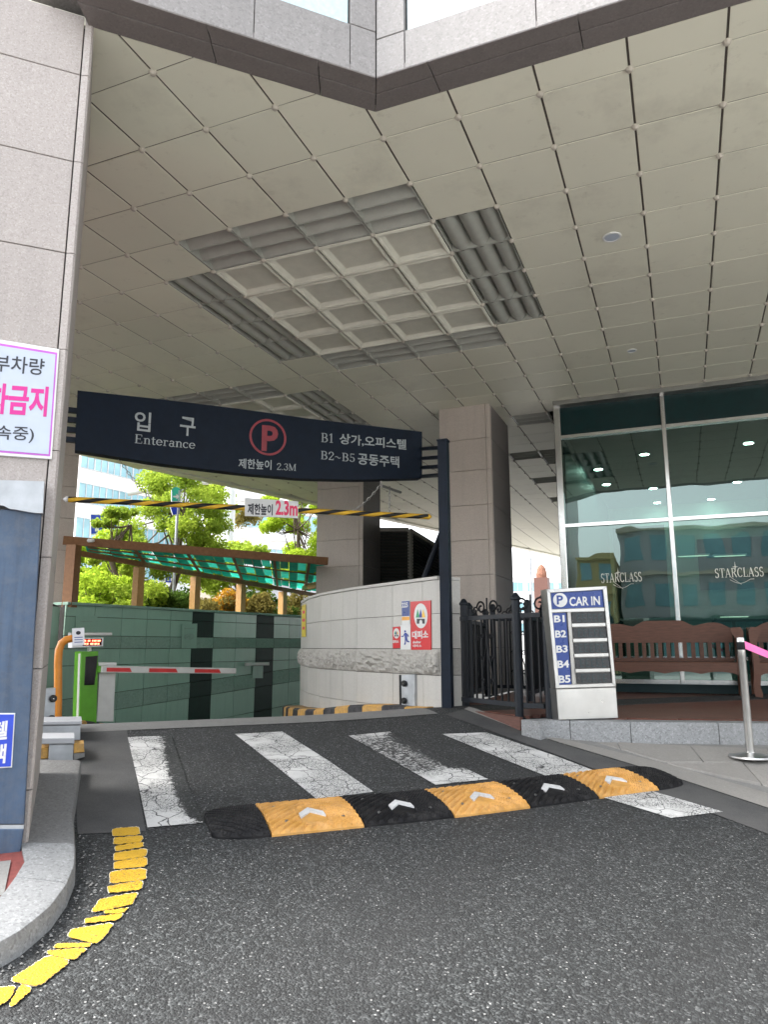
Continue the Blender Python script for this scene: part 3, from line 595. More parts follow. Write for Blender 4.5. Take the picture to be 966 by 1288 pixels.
for q in cells:
    g = .005
    xs0, xs1 = q[0][0]+g, q[1][0]-g; y1, y0 = q[0][1]-g, q[2][1]+g
    poly = [(base[0]+ux*x-uy*y, base[1]+uy*x+ux*y) for x, y in ((xs0, y1), (xs1, y1), (xs1, y0), (xs0, y0))]
    # behind the kerb foot and beyond the gutter
    cx, cy = sum(p[0] for p in poly)/4, sum(p[1] for p in poly)/4
    for A_, B_ in list(zip(pe, pe[1:])):
        dx, dy = B_.x-A_.x, B_.y-A_.y; poly = clip(poly, -dy, dx, -dy*A_.x+dx*A_.y) if len(poly) > 2 else poly
    for A_, B_ in list(zip(CB, CB[1:]))[1:4]:
        dx, dy = B_.x-A_.x, B_.y-A_.y; poly = clip(poly, dy, -dx, dy*A_.x-dx*A_.y) if len(poly) > 2 else poly
    if len(poly) < 3: continue
    ar = abs(sum(poly[i][0]*poly[(i+1) % len(poly)][1]-poly[(i+1) % len(poly)][0]*poly[i][1] for i in range(len(poly))))/2
    if ar < .004: continue
    build('paving_slab', MB().slab([(x, y, wedge_z(x, y)+random.uniform(-.001, .002)) for x, y in poly], (0, 0, 1), .05, .003), 'paving', pav)
bedp = [pe[0]]+pe[1:]; tag(build('pavement_bed', MB().sheet([[V((*pv.xy, wedge_z(pv.x, pv.y)-.008)) for pv in (V((p.x, p.y)).lerp(V((c.x, c.y)), g) for g in (0, .33, .66, 1))] for p, c in ((PE(f), along(CB, f*sum((b-a).length for a, b in zip(CB, CB[1:])))) for f in np.linspace(0, 1, 16))]), 'concrete', pav), kind='structure')
# stone kerb under the deck
dk = thing('deck_kerb', 'low speckled granite kerb along the front of the wooden deck', 'kerb', (CB[1].x, CB[1].y, PBZ), kind='structure'); del dk['category']
tot = 0; L_ = [0]
for a, b in zip(CB, CB[1:]): tot += (b-a).length; L_.append(tot)
d = 0.2; k = 0
while d < 6.5:
    ln = (.33, .52, .74, .78, .76)[min(k, 4)]; sec = []
    for f in np.linspace(d+.003, d+ln-.003, 5):
        p = along(CB, f); q = along(CB, f+.02)-p; q.normalize(); n = V((-q.y, q.x)); r = []
        for off, z in ((0, -.25), (0, .155), (.012, .172), (.20, .172), (.20, -.25)):
            e = p+n*off; r.append(V((e.x, e.y, PBZ+z)))
        sec.append(r)
    mb = MB().sheet(sec); mb.f += [(0, 1, 2, 3, 4), tuple(reversed(range(20, 25)))]
    build('kerb_stone', mb, 'granite_curb', dk, smooth=True); d += ln; k += 1
# wooden deck
deck = thing('deck', 'dark red-brown wooden deck in front of the glass wall', 'deck', (-.5, 9, GZ-.06), kind='structure'); del deck['category']
y = 7.0; outline = [V((-2.30, 7.72)), V((-1.50, 7.05))]
def deck_front(x):                               # the deck begins behind its stone kerb, or at its timber fascia on the left
    if x < -1.5: return 7.80+( -2.35-x)*.9 if x < -2.35 else 7.75+(x+2.30)*(7.14-7.75)/.8
    if x < -1.2: return 7.14+(x+1.5)*1.2
    for a, b in zip(CB[1:], CB[2:]):
        if x <= b.x: return a.y+(b.y-a.y)*(x-a.x)/(b.x-a.x)+.21
    return 9.6
while y < 11.36:
    pw = .115
    xs = [x for x in np.arange(-2.40, 5.5, .04) if deck_front(x) < y]
    segs = []
    if xs:
        st0 = xs[0]; pr = xs[0]
        for x in xs[1:]+[99]:
            if x-pr > .06: segs.append((st0, pr)); st0 = x
            pr = x
    for a, b in segs:
        if b-a < .08: continue
        build('deck_plank', MB().slab([(a, y, GZ), (b, y, GZ), (b, y+pw-.006, GZ), (a, y+pw-.006, GZ)], (0, 0, 1), .03, .003), 'deck_wood', deck)
    y += pw
tag(build('deck_base', MB().add([(-2.36, 7.84, GZ-.035), (-1.48, 7.2, GZ-.035), (-.1, 7.75, GZ-.035), (3.5, 8.65, GZ-.035), (5.5, 9.2, GZ-.035), (5.5, 11.4, GZ-.035), (-2.4, 11.4, GZ-.035)], [(0, 1, 2, 3, 4, 5, 6)]), 'ink', deck), kind='structure')
fa, fb = V((-2.27, 7.69, 0)), V((-1.49, 7.02, 0)); fn = V((-.65, -.76, 0))
build('deck_fascia', MB().prism([V((fa.x, fa.y, GZ+.0)), V((fb.x, fb.y, GZ+.0)), V((fb.x, fb.y, PBZ-.1)), V((fa.x, fa.y, PBZ-.1))], V((.022, .026, 0))), 'fascia_wood', deck)
tag(build('passage_floor', MB().add([(-3.4, 11.36, GZ-.02), (14, 11.36, GZ-.02), (14, 60, GZ-.02), (-4.5, 60, GZ-.02), (-4.5, 13.2, GZ-.02)], [(0, 1, 2, 3, 4)]), 'paving'), kind='structure')

# ================================================================== ceiling
CZ = E+3.838; T = .6
GX = lambda c: .5174-T*c
GY = lambda r: 4.6298+T*r
FR = [(0, 1, 4.352), (-A2, A2, (4.352+1.831)*A2-.005)]         # ceiling starts behind these lines (the fascia edge)
ceil = thing('ceiling', 'beige metal panel ceiling over the car park entrance', 'ceiling', (-3, 9, CZ), kind='structure'); del ceil['category']
coff = {}
def kind_of(c, r):
    for c0, r0 in ((4, 2), (10, 8)):
        if c0 <= c < c0+4 and r0 <= r < r0+4: return 'coffer'
        if c0 <= c < c0+4 and r in (r0-1, r0+4): return 'finx'
        if c in (c0-1, c0+4) and r0 <= r < r0+4: return 'finy'
    if c == 4 and 12 <= r < 30 and r % 5 in (1, 2): return 'finx'
    if c == 5 and 14 <= r < 40 and r % 4 == 0: return 'finx'
    return 'tile'
tiles = []; FARX = lambda y: -10.5+(y-11.4)*.29                 # far side edge of the ceiling
cellset = []
for r in range(-4, 46):
    for c in range(-9, 20):
        x0, x1 = GX(c+1), GX(c); y0, y1 = GY(r), GY(r+1); cx, cy = (x0+x1)/2, (y0+y1)/2
        if cy > 11.55 and cx > -1.75: continue
        if cx < FARX(cy) - .3: continue
        if cx > 5.2 and cy < 12: continue
        k = kind_of(c, r); cellset.append((math.hypot(cx, cy), c, r, k))
cellset.sort(); ntile = 0; rest = MB(); protoT = None
coffm = finxm = finym = None
seam = MB()                                      # dark shadow-gap profile between the panels
def seams(x0, x1, y0, y1, inside=lambda p: True):
    for a, b, wd_ in (((x1, y0), (x1, y1), .0072), ((x0, y0), (x1, y0), .0048)):
        a, b = V(a), V(b)
        if not inside(a) and not inside(b): continue
        if not inside(a): a, b = b, a
        if not inside(b):
            lo, hi = 0., 1.
            for _ in range(14):
                m_ = (lo+hi)/2
                if inside(a.lerp(b, m_)): lo = m_
                else: hi = m_
            b = a.lerp(b, lo)
        if (b-a).length < .02: continue
        d = (b-a).normalized(); nx = V((-d.y, d.x))*wd_; seam.add([(*(a+nx), CZ+.006), (*(b+nx), CZ+.006), (*(b-nx), CZ+.006), (*(a-nx), CZ+.006)], [(0, 1, 2, 3)])
for dist, c, r, k in cellset:
    x0, x1, y0, y1 = GX(c+1), GX(c), GY(r), GY(r+1); cx, cy = (x0+x1)/2, (y0+y1)/2; M = Matrix.Translation((cx, cy, CZ))
    if k == 'tile':
        gx, gy = .0085, .005
        cell = [(x0+gx, y0+gy), (x1-gx, y0+gy), (x1-gx, y1-gy), (x0+gx, y1-gy)]; XC, YC, DC = -1.831, 4.352, 4.352+1.831
        inside = lambda p: p[1] >= YC or p[1]-p[0] >= DC
        full = all(inside(p) for p in cell)
        if full: polys = [cell]
        elif x0 >= XC-.003: polys = [clip(cell, 0, 1, YC)]
        elif x1 <= XC+.003: polys = [clip(cell, -1, 1, DC)]
        else:
            ra_ = clip(cell, 1, 0, XC); rb_ = clip(cell, -1, 0, -XC); polys = [clip(ra_, 0, 1, YC) if ra_ else [], clip(rb_, -1, 1, DC) if rb_ else []]
        polys = [p for p in polys if len(p) > 2]
        if not polys: continue
        if cx > FARX(cy)+.3: seams(x0, x1, y0, y1, inside)
        # only what the view can reach
        q = V((cx, cy, CZ-E)); dz = q.dot(CF)
        if dz < .5: continue
        ix, iy = 483+FOC*q.dot(CR)/dz, 644-FOC*q.dot(CU)/dz; vis = -60 < ix < 1030 and -90 < iy < 760 and not (ix < 90)
        if ntile < 296 and vis:
            if full and protoT: share('ceiling_tile', protoT, ceil, M)
            else:
                tm = MB()
                for poly in polys: tm.slab([(x, y, CZ) for x, y in poly], (0, 0, -1), .06, .003 if full else 0)
                o = build('ceiling_tile', tm, 'ceiling_panel', ceil, origin=V((cx, cy, CZ)))
                if full and not protoT: protoT = o
            ntile += 1
        else:
            for poly in polys: rest.slab([(x, y, CZ) for x, y in poly], (0, 0, -1), .06)
    elif k == 'coffer':
        seams(x0, x1, y0, y1)
        if not coffm:
            mb = MB(); sec = [(0.294, 0.004), (.290, -.010), (.272, -.018), (.258, -.010), (.252, .004), (.226, .028), (.218, .031), (0, .031)]
            ringv = []
            for rad, h in sec:
                if rad: ringv.append([V((cx+sx*rad, cy+sy*rad, CZ+h)) for sx, sy in ((-1, -1), (1, -1), (1, 1), (-1, 1))])
            mb.add([p for q in ringv for p in q], [(i*4+j, i*4+(j+1) % 4, i*4+4+(j+1) % 4, i*4+4+j) for i in range(len(ringv)-1) for j in range(4)]+[tuple(range((len(ringv)-1)*4, len(ringv)*4))])
            coffm = build('coffer_panel', mb, 'coffer', ceil, origin=V((cx, cy, CZ)))
        else: share('coffer_panel', coffm, ceil, M)
    elif k == 'finx':                            # three blades along X, in a shallow frame
        if not finxm:
            mb = MB()
            for j in range(3):
                yy = cy-.3+.1+j*.2
                mb.add([(cx-.285, yy-.065, CZ+.15), (cx+.285, yy-.065, CZ+.15), (cx+.285, yy+.090, CZ+.012), (cx-.285, yy+.090, CZ+.012)], [(0, 1, 2, 3)])
                mb.box((cx, yy+.094, CZ+.014), (.57, .006, .024))
            for sx in (-1, 1): mb.box((cx+sx*.290, cy, CZ+.075), (.012, .59, .15))
            finxm = build('louvre_panel', mb, 'louvre_fin', ceil, origin=V((cx, cy, CZ)))
        else: share('louvre_panel', finxm, ceil, M)
    else:
        if not finym:
            mb = MB()
            n = 48; rows = []
            for i in range(n+1):
                f = i/n; rows.append([V((cx-.29+.58*f, cy+sy*.285, CZ+.006+.10*(1-abs(math.sin(math.pi*3*f))**.55))) for sy in (-1, 1)])
            mb.sheet(rows)
            for sx in (-1, 1): mb.box((cx+sx*.292, cy, CZ+.058), (.008, .585, .112))
            for sy in (-1, 1): mb.box((cx, cy+sy*.293, CZ+.06), (.585, .010, .10))
            finym = build('louvre_panel', mb, 'louvre_fin', ceil, origin=V((cx, cy, CZ)))
        else: share('louvre_panel', finym, ceil, M)
tag(build('joint_profile', seam, 'joint_strip', ceil), kind='stuff')
if rest.v: tag(build('ceiling_tile_field', rest, 'ceiling_panel', ceil), kind='stuff')
studs = MB(); sx_ = MB()
for r in range(-4, 26):
    for c in range(-5, 19):
        x, y = GX(c), GY(r)
        if y < 4.36 or (x < -1.83 and (-x*A2+y*A2) < 4.38-.0 and False): continue
        if x < -1.831 and y-x < 4.352+1.831+.02 and y < 4.352+ (x+1.831) + .02: continue
        if y > 11.5 and x > -1.7 or x < FARX(y): continue
        studs.lathe((x, y, CZ), [(.002, -.026), (.016, -.023), (.026, -.010), (.029, .004)], 8)
for c, r in ((7, -1), (6, -2), (7, -2), (6, -1), (5, -1)): studs.lathe((GX(c), GY(r), CZ), [(.002, -.026), (.016, -.023), (.026, -.010), (.029, .004)], 8)
tag(build('joint_stud', studs, 'ceiling_stud', ceil), kind='stuff')
tag(build('ceiling_backing', MB().add([(-3.15, 3.02, CZ+.10), (-1.831, 4.34, CZ+.10), (5.5, 4.34, CZ+.10), (5.5, 11.6, CZ+.1), (-1.7, 11.6, CZ+.1), (-1.7, 34, CZ+.1), (-4, 34, CZ+.1), (-11, 11, CZ+.1), (-11, 8, CZ+.1)], [tuple(range(9))]), 'ceiling_gap', ceil), kind='structure')
def downlight(p, lab, r=.075):
    t = thing('ceiling_light', lab, 'light', p, group='round lights set flush in the ceiling')
    build('rim', MB().lathe(p, [(r*.8, -.004), (r*.86, -.010), (r, -.008), (r*1.05, .002)], 20), 'white', t, smooth=True)
    build('lens', MB().lathe(p, [(.001, -.008), (r*.5, -.0075), (r*.79, -.005), (r*.79, .0)], 20), 'notice_board', t, smooth=True)
q = onZ(770, 298, CZ); downlight(q, 'pale round unlit light in the beige ceiling nearest the front edge', .085)
q = onZ(795, 441, CZ); downlight(q, 'small round light set in the ceiling near the glass wall', .06)

# ================================================================== the building over the entrance
bld = thing('building', 'pale granite faced building over the car park entrance', 'building', (0, 4.1, CZ))
# soffit: two strips of dark granite under the front edge
OC, IC = V((-1.70, 4.052, CZ)), V((-1.831, 4.352, CZ)); MC = OC.lerp(IC, .46)
rightE = lambda p, x: V((x, p.y, CZ)); leftE = lambda p, d: p+V((-A2, -A2, 0))*d
def soff(a, b, c, d, z=0.): build('soffit_slab', MB().slab([V((p.x, p.y, CZ+z)) for p in (a, b, c, d)], (0, 0, -1), .05, .002), 'granite_soffit', bld)
for i, (o, n) in enumerate(((OC, MC), (MC, IC))):
    g = .003; xs = [None, -1.33, -.35, .85, 2.1, 3.4]
    for a, b in zip(xs, xs[1:]):
        if a is None: soff(o+V((g, .003, 0)), rightE(o+V((0, .003, 0)), b-g), rightE(n-V((0, .003, 0)), b-g), n+V((g, -.003, 0)), -.001*i)
        else: soff(rightE(o+V((0, .003, 0)), a+g), rightE(o+V((0, .003, 0)), b-g), rightE(n-V((0, .003, 0)), b-g), rightE(n-V((0, .003, 0)), a+g), -.001*i)
    ds = [0, .42, 1.15, 1.95]
    nn = V((A2, -A2, 0))*.003
    for a, b in zip(ds, ds[1:]):
        e = g if a else .0
        soff(leftE(o, a+g)-nn, leftE(o, b-g)-nn, leftE(n, b-g)+nn, leftE(n, a+g)+nn, -.001*i)
# granite face above, with windows
fr_n, fl_n = V((0, -1, 0)), V((A2, -A2, 0))
def face(pa, ua, n, cols, z0, z1, skip=()):
    for a, b in zip(cols, cols[1:]):
        zs = z0
        build('granite_panel', MB().slab([pa+ua*(a+.003)+V((0, 0, z0)), pa+ua*(b-.003)+V((0, 0, z0)), pa+ua*(b-.003)+V((0, 0, z1)), pa+ua*(a+.003)+V((0, 0, z1))], n, .06, .003), 'granite_fascia', bld)
O0 = V((OC.x, OC.y, CZ)); UR, UL = V((1, 0, 0)), V((-A2, -A2, 0))
face(O0, UR, fr_n, [0, .21, 1.1, 2.0, 2.9, 3.8, 4.7], .005, .30); face(O0, UL, fl_n, [0, .19, .85, 1.5], .005, .36)
face(O0, UR, fr_n, [0, .21], .306, .9); face(O0, UR, fr_n, [0, .21], .906, 1.8); face(O0, UL, fl_n, [0, .19], .366, .9); face(O0, UL, fl_n, [0, .19], .906, 1.8)
for a, b in ((.21, 1.5), (1.5, 2.8), (2.8, 4.7)):
    build('window', MB().slab([O0+UR*(a+.012)+V((0, .03, .306)), O0+UR*(b-.012)+V((0, .03, .306)), O0+UR*(b-.012)+V((0, .03, 1.8)), O0+UR*(a+.012)+V((0, .03, 1.8))], fr_n, .03), 'facade_glass', bld)
build('window', MB().slab([O0+UL*(.20)+V((-.02, .02, .366)), O0+UL*(1.5)+V((-.02, .02, .366)), O0+UL*(1.5)+V((-.02, .02, 1.8)), O0+UL*(.20)+V((-.02, .02, 1.8))], fl_n, .03), 'facade_glass', bld)
build('upper_storeys', MB().prism([V((-1.76, 4.20, CZ+.12)), V((12, 4.20, CZ+.12)), V((12, 36, CZ+.12)), V((-4, 36, CZ+.12)), V((-11.2, 11.5, CZ+.12)), V((-11.2, 8, CZ+.12)), V((-6, 3.4, CZ+.12)), V((-3.25, 2.72, CZ+.12))], (0, 0, 7)), 'granite_fascia', bld)
# far edge beam seen beyond the ceiling
fe = [(FARX(9.5), 9.5), (FARX(11.4), 11.4), (FARX(20), 20), (FARX(33.5), 33.5)]
bm_ = MB()
for a, b in zip(fe, fe[1:]): bm_.slab([V((a[0]-.12, a[1], CZ-.04)), V((b[0]-.12, b[1], CZ-.04)), V((b[0]-.12, b[1], CZ+.3)), V((a[0]-.12, a[1], CZ+.3))], (1, -.3, 0), .25)
build('edge_beam', bm_, 'coffer', bld)
# lintel above the shop glass
build('lintel', MB().box((1.9, 11.47, CZ-.035), (7.2, .30, .075)), 'steel_dark', bld)

# ---- stone faced pillars, every slab a part
def pillar(name, label, corner, u1, w1, u2, w2, z0, zs, mat, vj1=(), vj2=(), trim=False, group=None, mat2=None):
    """corner: the edge nearest the camera; u1,u2 the two faces' directions"""
    u1, u2 = V((*u1, 0)).normalized(), V((*u2, 0)).normalized(); c = V((*corner, 0)); t = thing(name, label, 'pillar', (c.x, c.y, z0), group=group)
    n1 = -u2; n2 = -u1
    a, b = c+u1*.05+u2*.05, c+u1*(w1-.05)+u2*(w2-.05)
    build('core', MB().prism([c+u1*.03+u2*.03+V((0, 0, z0)), c+u1*(w1-.03)+u2*.03+V((0, 0, z0)), c+u1*(w1-.03)+u2*(w2-.03)+V((0, 0, z0)), c+u1*.03+u2*(w2-.03)+V((0, 0, z0))], (0, 0, zs[-1]-z0)), 'ceiling_gap', t)
    for za, zb in zip(zs, zs[1:]):
        for u, n, w_, vj in ((u1, n1, w1, vj1), (u2, n2, w2, vj2)):
            e = [0 if not trim else .055]+list(vj)+[w_]
            for i, (p, q) in enumerate(zip(e, e[1:])):
                g = .0025; A_, B_ = c+u*(p+(g if p else .0)), c+u*(q-g)
                if not trim and p == 0 and u is u2: A_ = c+u*.032
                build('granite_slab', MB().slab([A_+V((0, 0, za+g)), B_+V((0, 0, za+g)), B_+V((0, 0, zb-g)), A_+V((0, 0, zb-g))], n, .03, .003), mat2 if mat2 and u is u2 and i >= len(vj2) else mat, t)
        if trim:
            build('corner_strip', MB().prism([c+u1*.05+V((0, 0, za+.0025)), c+u1*.012+n1*.012+V((0, 0, za+.0025)), c+n1*.0+u1*-.0+V((0, 0, za+.0025)), c+u2*.05+V((0, 0, za+.0025)), c+u1*.05+u2*.05+V((0, 0, za+.0025))], (0, 0, zb-za-.005)), mat, t)
    return t
pz = E+3.838; zs = [E-1.35, E-.72, E-.11, E+.485, E+1.084, E+1.684, E+2.283, E+2.883, E+3.479, pz+.06]
pillar('granite_pillar', 'near pale speckled granite pillar at the left edge bearing the notice', (-3.185, 2.995), (-1, -1), 1.3, (-1, 1), 1.1, E-1.35, zs, 'granite_pillar', trim=True)
z2 = [E-.7, E-.01, E+.54, E+1.095, E+1.642, E+2.198, E+2.763, E+3.277, CZ+.03]
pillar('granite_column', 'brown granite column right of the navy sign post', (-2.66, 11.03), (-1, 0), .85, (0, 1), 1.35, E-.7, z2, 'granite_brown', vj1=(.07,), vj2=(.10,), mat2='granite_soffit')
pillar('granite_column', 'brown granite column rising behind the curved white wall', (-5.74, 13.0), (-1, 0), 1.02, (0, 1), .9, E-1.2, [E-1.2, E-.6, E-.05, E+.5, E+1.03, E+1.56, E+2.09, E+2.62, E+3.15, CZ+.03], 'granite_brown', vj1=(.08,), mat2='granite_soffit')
fpz = [E-1.9, E-.6, E-.01]
z = E+.02
zz = [E-1.9, E-1.2, E-.6, E-.05]
for k in range(8): zz.append(E+.02+.58*(k+1)-.06)
pillar('granite_column', 'dark shaded granite column left of the ramp wall', (-10.05, 9.9), (-1, -1), 1.2, (-1, 1), 1.0, E-1.9, [a for a in zz if a < CZ]+[CZ+.03], 'granite_brown')

# ================================================================== glass shopfront
GY0 = 11.5; SP = Plane((-2, GY0), (3, GY0))
shop = thing('glass_shopfront', 'green tinted glass wall in a bright metal frame behind the bench', 'glass wall', (0, GY0, GZ))
mx = [-1.665, -.085, 1.49, 3.07, 4.65]
hz = [E-.50, E-.17, E+1.845, E+3.27, E+3.79]
for i, x in enumerate(mx):
    wd = .10 if i == 0 else .062
    build('mullion', MB().prism([V((x-wd/2, GY0-.06, GZ)), V((x-wd/2+.008, GY0-.068, GZ)), V((x+wd/2-.008, GY0-.068, GZ)), V((x+wd/2, GY0-.06, GZ)), V((x+wd/2, GY0+.06, GZ)), V((x-wd/2, GY0+.06, GZ))], (0, 0, hz[-1]-GZ)), 'chrome', shop)
for a, b in zip(mx, mx[1:]):
    for k, z in enumerate(hz):
        if k == 4: continue
        h = .05 if k else .06
        build('transom', MB().box(((a+b)/2, GY0-.002, z), (b-a-.066, .11, h)), 'chrome', shop)
    for z0, z1 in zip(hz, hz[1:]):
        build('glass_pane', MB().box(((a+b)/2, GY0, (z0+z1)/2), (b-a-.064, .012, z1-z0-.052)), 'spandrel_glass' if z0 > E+3 else 'shop_glass', shop)
build('sill', MB().box((1.5, GY0+.01, (GZ+hz[0]-.03)/2), (6.3, .16, hz[0]-.03-GZ)), 'teal_frame', shop)
build('frame_head', MB().box((1.5, GY0, hz[-1]+.011), (6.3, .12, .022)), 'chrome', shop)
# gilt lettering on two panes
lp = Plane((-2, GY0-.012), (3, GY0-.012))
for x0, x1, yb, yt, dx in ((900.5, 961.5, 727.2, 715.2, 0), (757, 808, 733.5, 721.5, 0)):
    letters(shop, serif_geo('STARCLASS'), lp, 'logo', (x0, yb), (x1, yb-2.2), (x0, yt), name='shop_lettering')
    a, b = lp(x0, yb), lp(x1, yb-2.2); wd = (b-a).length; st_ = MB(); c = a.lerp(b, .43)+V((0, -.006, .15)); pts = []
    for k in range(8):
        r = (.075 if k % 4 == 0 else .05 if k % 2 == 0 else .010); an = math.pi/2+k*math.pi/4; pts.append(c+V((math.cos(an)*r*.8, 0, math.sin(an)*r)))
    st_.prism(pts, (0, .004, 0)); build('shop_emblem', st_, 'logo', shop)
    sw = MB(); path = [a.lerp(b, .30+.5*t)+V((0, -.006, -.03-.055*math.sin(math.pi*min(1, t*1.2))*(1 if t < .9 else .6))) for t in np.linspace(0, 1, 14)]; sw.tube(path, .0035, 5)
    path = [a.lerp(b, .33+.2*t)+V((0, -.006, .0-.10*t)) for t in np.linspace(0, 1, 6)]; sw.tube(path, .0035, 5); build('shop_flourish', sw, 'logo', shop)
# the room behind the glass
tag(build('interior_floor', MB().add([(-1.6, 11.56, GZ+.12), (8, 11.56, GZ+.12), (8, 19, GZ+.12), (-1.6, 19, GZ+.12)], [(0, 1, 2, 3)]), 'interior_floor'), kind='structure')
tag(build('interior_ceiling', MB().box((3.2, 15.3, E+3.42), (9.6, 7.4, .05)), 'interior_ceiling'), kind='structure')
bk = thing('interior_wall', 'dim greenish back wall and side wall inside the glass shopfront', 'wall', (3, 18.4, GZ))
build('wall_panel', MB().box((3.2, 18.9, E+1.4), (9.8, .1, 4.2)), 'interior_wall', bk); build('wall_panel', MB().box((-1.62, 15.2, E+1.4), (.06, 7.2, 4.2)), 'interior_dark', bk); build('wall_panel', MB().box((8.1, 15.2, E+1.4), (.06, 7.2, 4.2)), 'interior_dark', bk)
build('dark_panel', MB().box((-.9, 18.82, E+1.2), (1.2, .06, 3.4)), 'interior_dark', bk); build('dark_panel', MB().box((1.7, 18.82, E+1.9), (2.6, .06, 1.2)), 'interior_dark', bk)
part_ = thing('glass_partition', 'dark framed inner windows low behind the right shop pane', 'partition', (1.7, 16.2, GZ))
for k in range(6): build('partition_frame', MB().box((.35+k*.55, 16.2, E-.05), (.06, .06, 1.1)), 'teal_frame', part_)
for zz_ in (E+.5, E-.05, E-.58): build('partition_frame', MB().box((1.72, 16.2, zz_), (2.8, .05, .05)), 'teal_frame', part_)
for k in range(5): build('partition_pane', MB().box((.625+k*.55, 16.22, E-.05), (.49, .01, 1.06)), 'window_blue', part_)
cnt = thing('counter', 'pale reception counter dimly seen inside the glass shopfront', 'counter', (-.2, 14.6, GZ))
build('front', MB().box((-.3, 14.6, GZ+.62), (1.5, .5, 1.0)), 'interior_wall', cnt); build('top', MB().box((-.3, 14.58, GZ+1.14), (1.6, .62, .04)), 'render_white', cnt)
for k, (x, y) in enumerate([(811, 571), (753, 590), (942, 557), (822, 614), (763, 609), (928, 606), (827, 632), (900, 640)]):
    p = onZ(x, y, E+3.39)
    if p.y > 18.7: p = V((p.x*17/p.y, 17.6+.12*k, E+3.39))
    t = thing('interior_light', ('first', 'second', 'third', 'fourth', 'fifth', 'sixth', 'seventh', 'eighth')[k]+' lit round downlight inside the shop, counted back from the glass' if k > 2 else ('lit downlight behind the upper left shop pane, right of its pair', 'lit downlight behind the upper left shop pane, nearest the column', 'lit downlight behind the upper right shop pane')[k], 'light', p, group='lit downlights inside the shop')
    if k > 2: t['label'] = ['lit downlight low in the upper left shop pane, beside the middle mullion', 'lit downlight in the upper left pane just under the nearest two', 'lit downlight in the upper right pane, just below its bright one', 'lit downlight lowest in the upper left pane by the mullion', 'lit downlight lowest in the upper right shop pane'][k-3]
    build('rim', MB().lathe(p, [(.08, -.012), (.10, -.006), (.105, .01)], 14), 'white', t); build('bulb', MB().lathe(p, [(.001, -.02), (.05, -.018), (.08, -.012), (.08, .0)], 14), 'lamp_light', t)
for k, (x, y, z) in enumerate([(.25, 15.6, E+1.75), (.9, 15.6, E+1.72), (1.0, 17.6, E+.62)]):
    t = thing('strip_light', ('thin lit strip light inside the shop above the lettering', 'second thin lit strip light inside the shop, further right', 'low thin strip light at the back of the shop')[k], 'light', (x, y, z)); build('tube', MB().box((x, y, z), (.55, .03, .02)), 'tube_light', t); build('housing', MB().box((x, y, z+.025), (.6, .05, .03)), 'white', t)

# ================================================================== entrance sign on its post
L0, R0 = V((-5.79, 5.58, 0)), V((-2.88, 8.45, 0)); SG = Plane(L0, R0)
sign = thing('entrance_sign', 'long dark navy entrance sign board hung across the drive', 'sign', (-4.4, 7, E+2.0))
topx = [(97, 491), (200, 502), (300, 514), (400, 528), (531, 543)]; botx = [(93, 566), (200, 583), (300, 595), (380, 602), (450, 603.5), (531, 601.5)]
def ipx(P, x):
    for a, b in zip(P, P[1:]):
        if x <= b[0]: return a[1]+(b[1]-a[1])*(x-a[0])/(b[0]-a[0])
    return P[-1][1]
N = 28; front = []
for i in range(N+1):
    xt = 97+(531-97)*i/N; xb = 93.5+(531-93.5)*i/N; front.append((SG(xb, ipx(botx, xb)), SG(xt, ipx(topx, xt))))
for i in range(1, N): # smooth the dip of the lower edge
    pass
mb = MB(); n = SG.n; vs = []
for b, t in front: vs += [b, t, b-n*.14, t-n*.14]
fs = []
for i in range(N): a = 4*i; fs += [(a, a+4, a+5, a+1), (a+2, a+3, a+7, a+6), (a+1, a+5, a+7, a+3), (a, a+2, a+6, a+4)]
fs += [(0, 1, 3, 2), (4*N, 4*N+2, 4*N+3, 4*N+1)]; build('board', mb.add(vs, fs), 'navy', sign, smooth=True)
tx = lambda s, b=0: text_geo(s, b)
letters(sign, tx('입', .012), SG, 'sign_letter', (168, 541), (188.5, 543.5), (168, 516.5)); letters(sign, tx('구', .012), SG, 'sign_letter', (225.5, 547), (245, 549.5), (225.5, 523.5))
letters(sign, serif_geo('Enterance'), SG, 'sign_letter', (169, 557.6), (245, 565), (169, 546))
c = SG(336.8, 550); rad = (SG(360, 552)-SG(313.5, 548)).length/2; RV, UV = SG.u, SG.v
if (SG(360, 552)-SG(313.5, 548)).dot(RV) < 0: RV = -RV
ringm = MB(); k = 40
for i in range(k):
    a0, a1 = 2*math.pi*i/k, 2*math.pi*(i+1)/k
    P_ = lambda a, r, o: c+RV*(math.cos(a)*r)+UV*(math.sin(a)*r)+SG.n*o
    ringm.add([P_(a0, rad, .005), P_(a1, rad, .005), P_(a1, rad-.025, .005), P_(a0, rad-.025, .005), P_(a0, rad, .0), P_(a1, rad, .0), P_(a1, rad-.025, .0), P_(a0, rad-.025, .0)], [(0, 1, 2, 3), (0, 4, 5, 1), (3, 2, 6, 7)])
build('parking_ring', ringm, 'sign_red', sign); letters(sign, tx('P', .03), SG, 'sign_red', (328.5, 567), (349, 568.5), (328.5, 534.5))
letters(sign, tx('제한높이', .012), SG, 'sign_letter', (299.5, 589), (341, 591), (299.5, 576.5)); letters(sign, serif_geo('2.3M'), SG, 'sign_letter', (348, 591), (372, 592.4), (348, 582.3))
letters(sign, serif_geo('B1'), SG, 'sign_letter', (404, 556), (418.5, 557), (404, 544.5)); letters(sign, tx('상가,오피스텔', .014), SG, 'sign_letter', (427, 559), (511, 566.5), (427, 545))
letters(sign, serif_geo('B2~B5'), SG, 'sign_letter', (403.5, 577.5), (446, 581.3), (403.5, 567)); letters(sign, tx('공동주택', .014), SG, 'sign_letter', (450, 584), (502, 588.5), (450, 569.5))
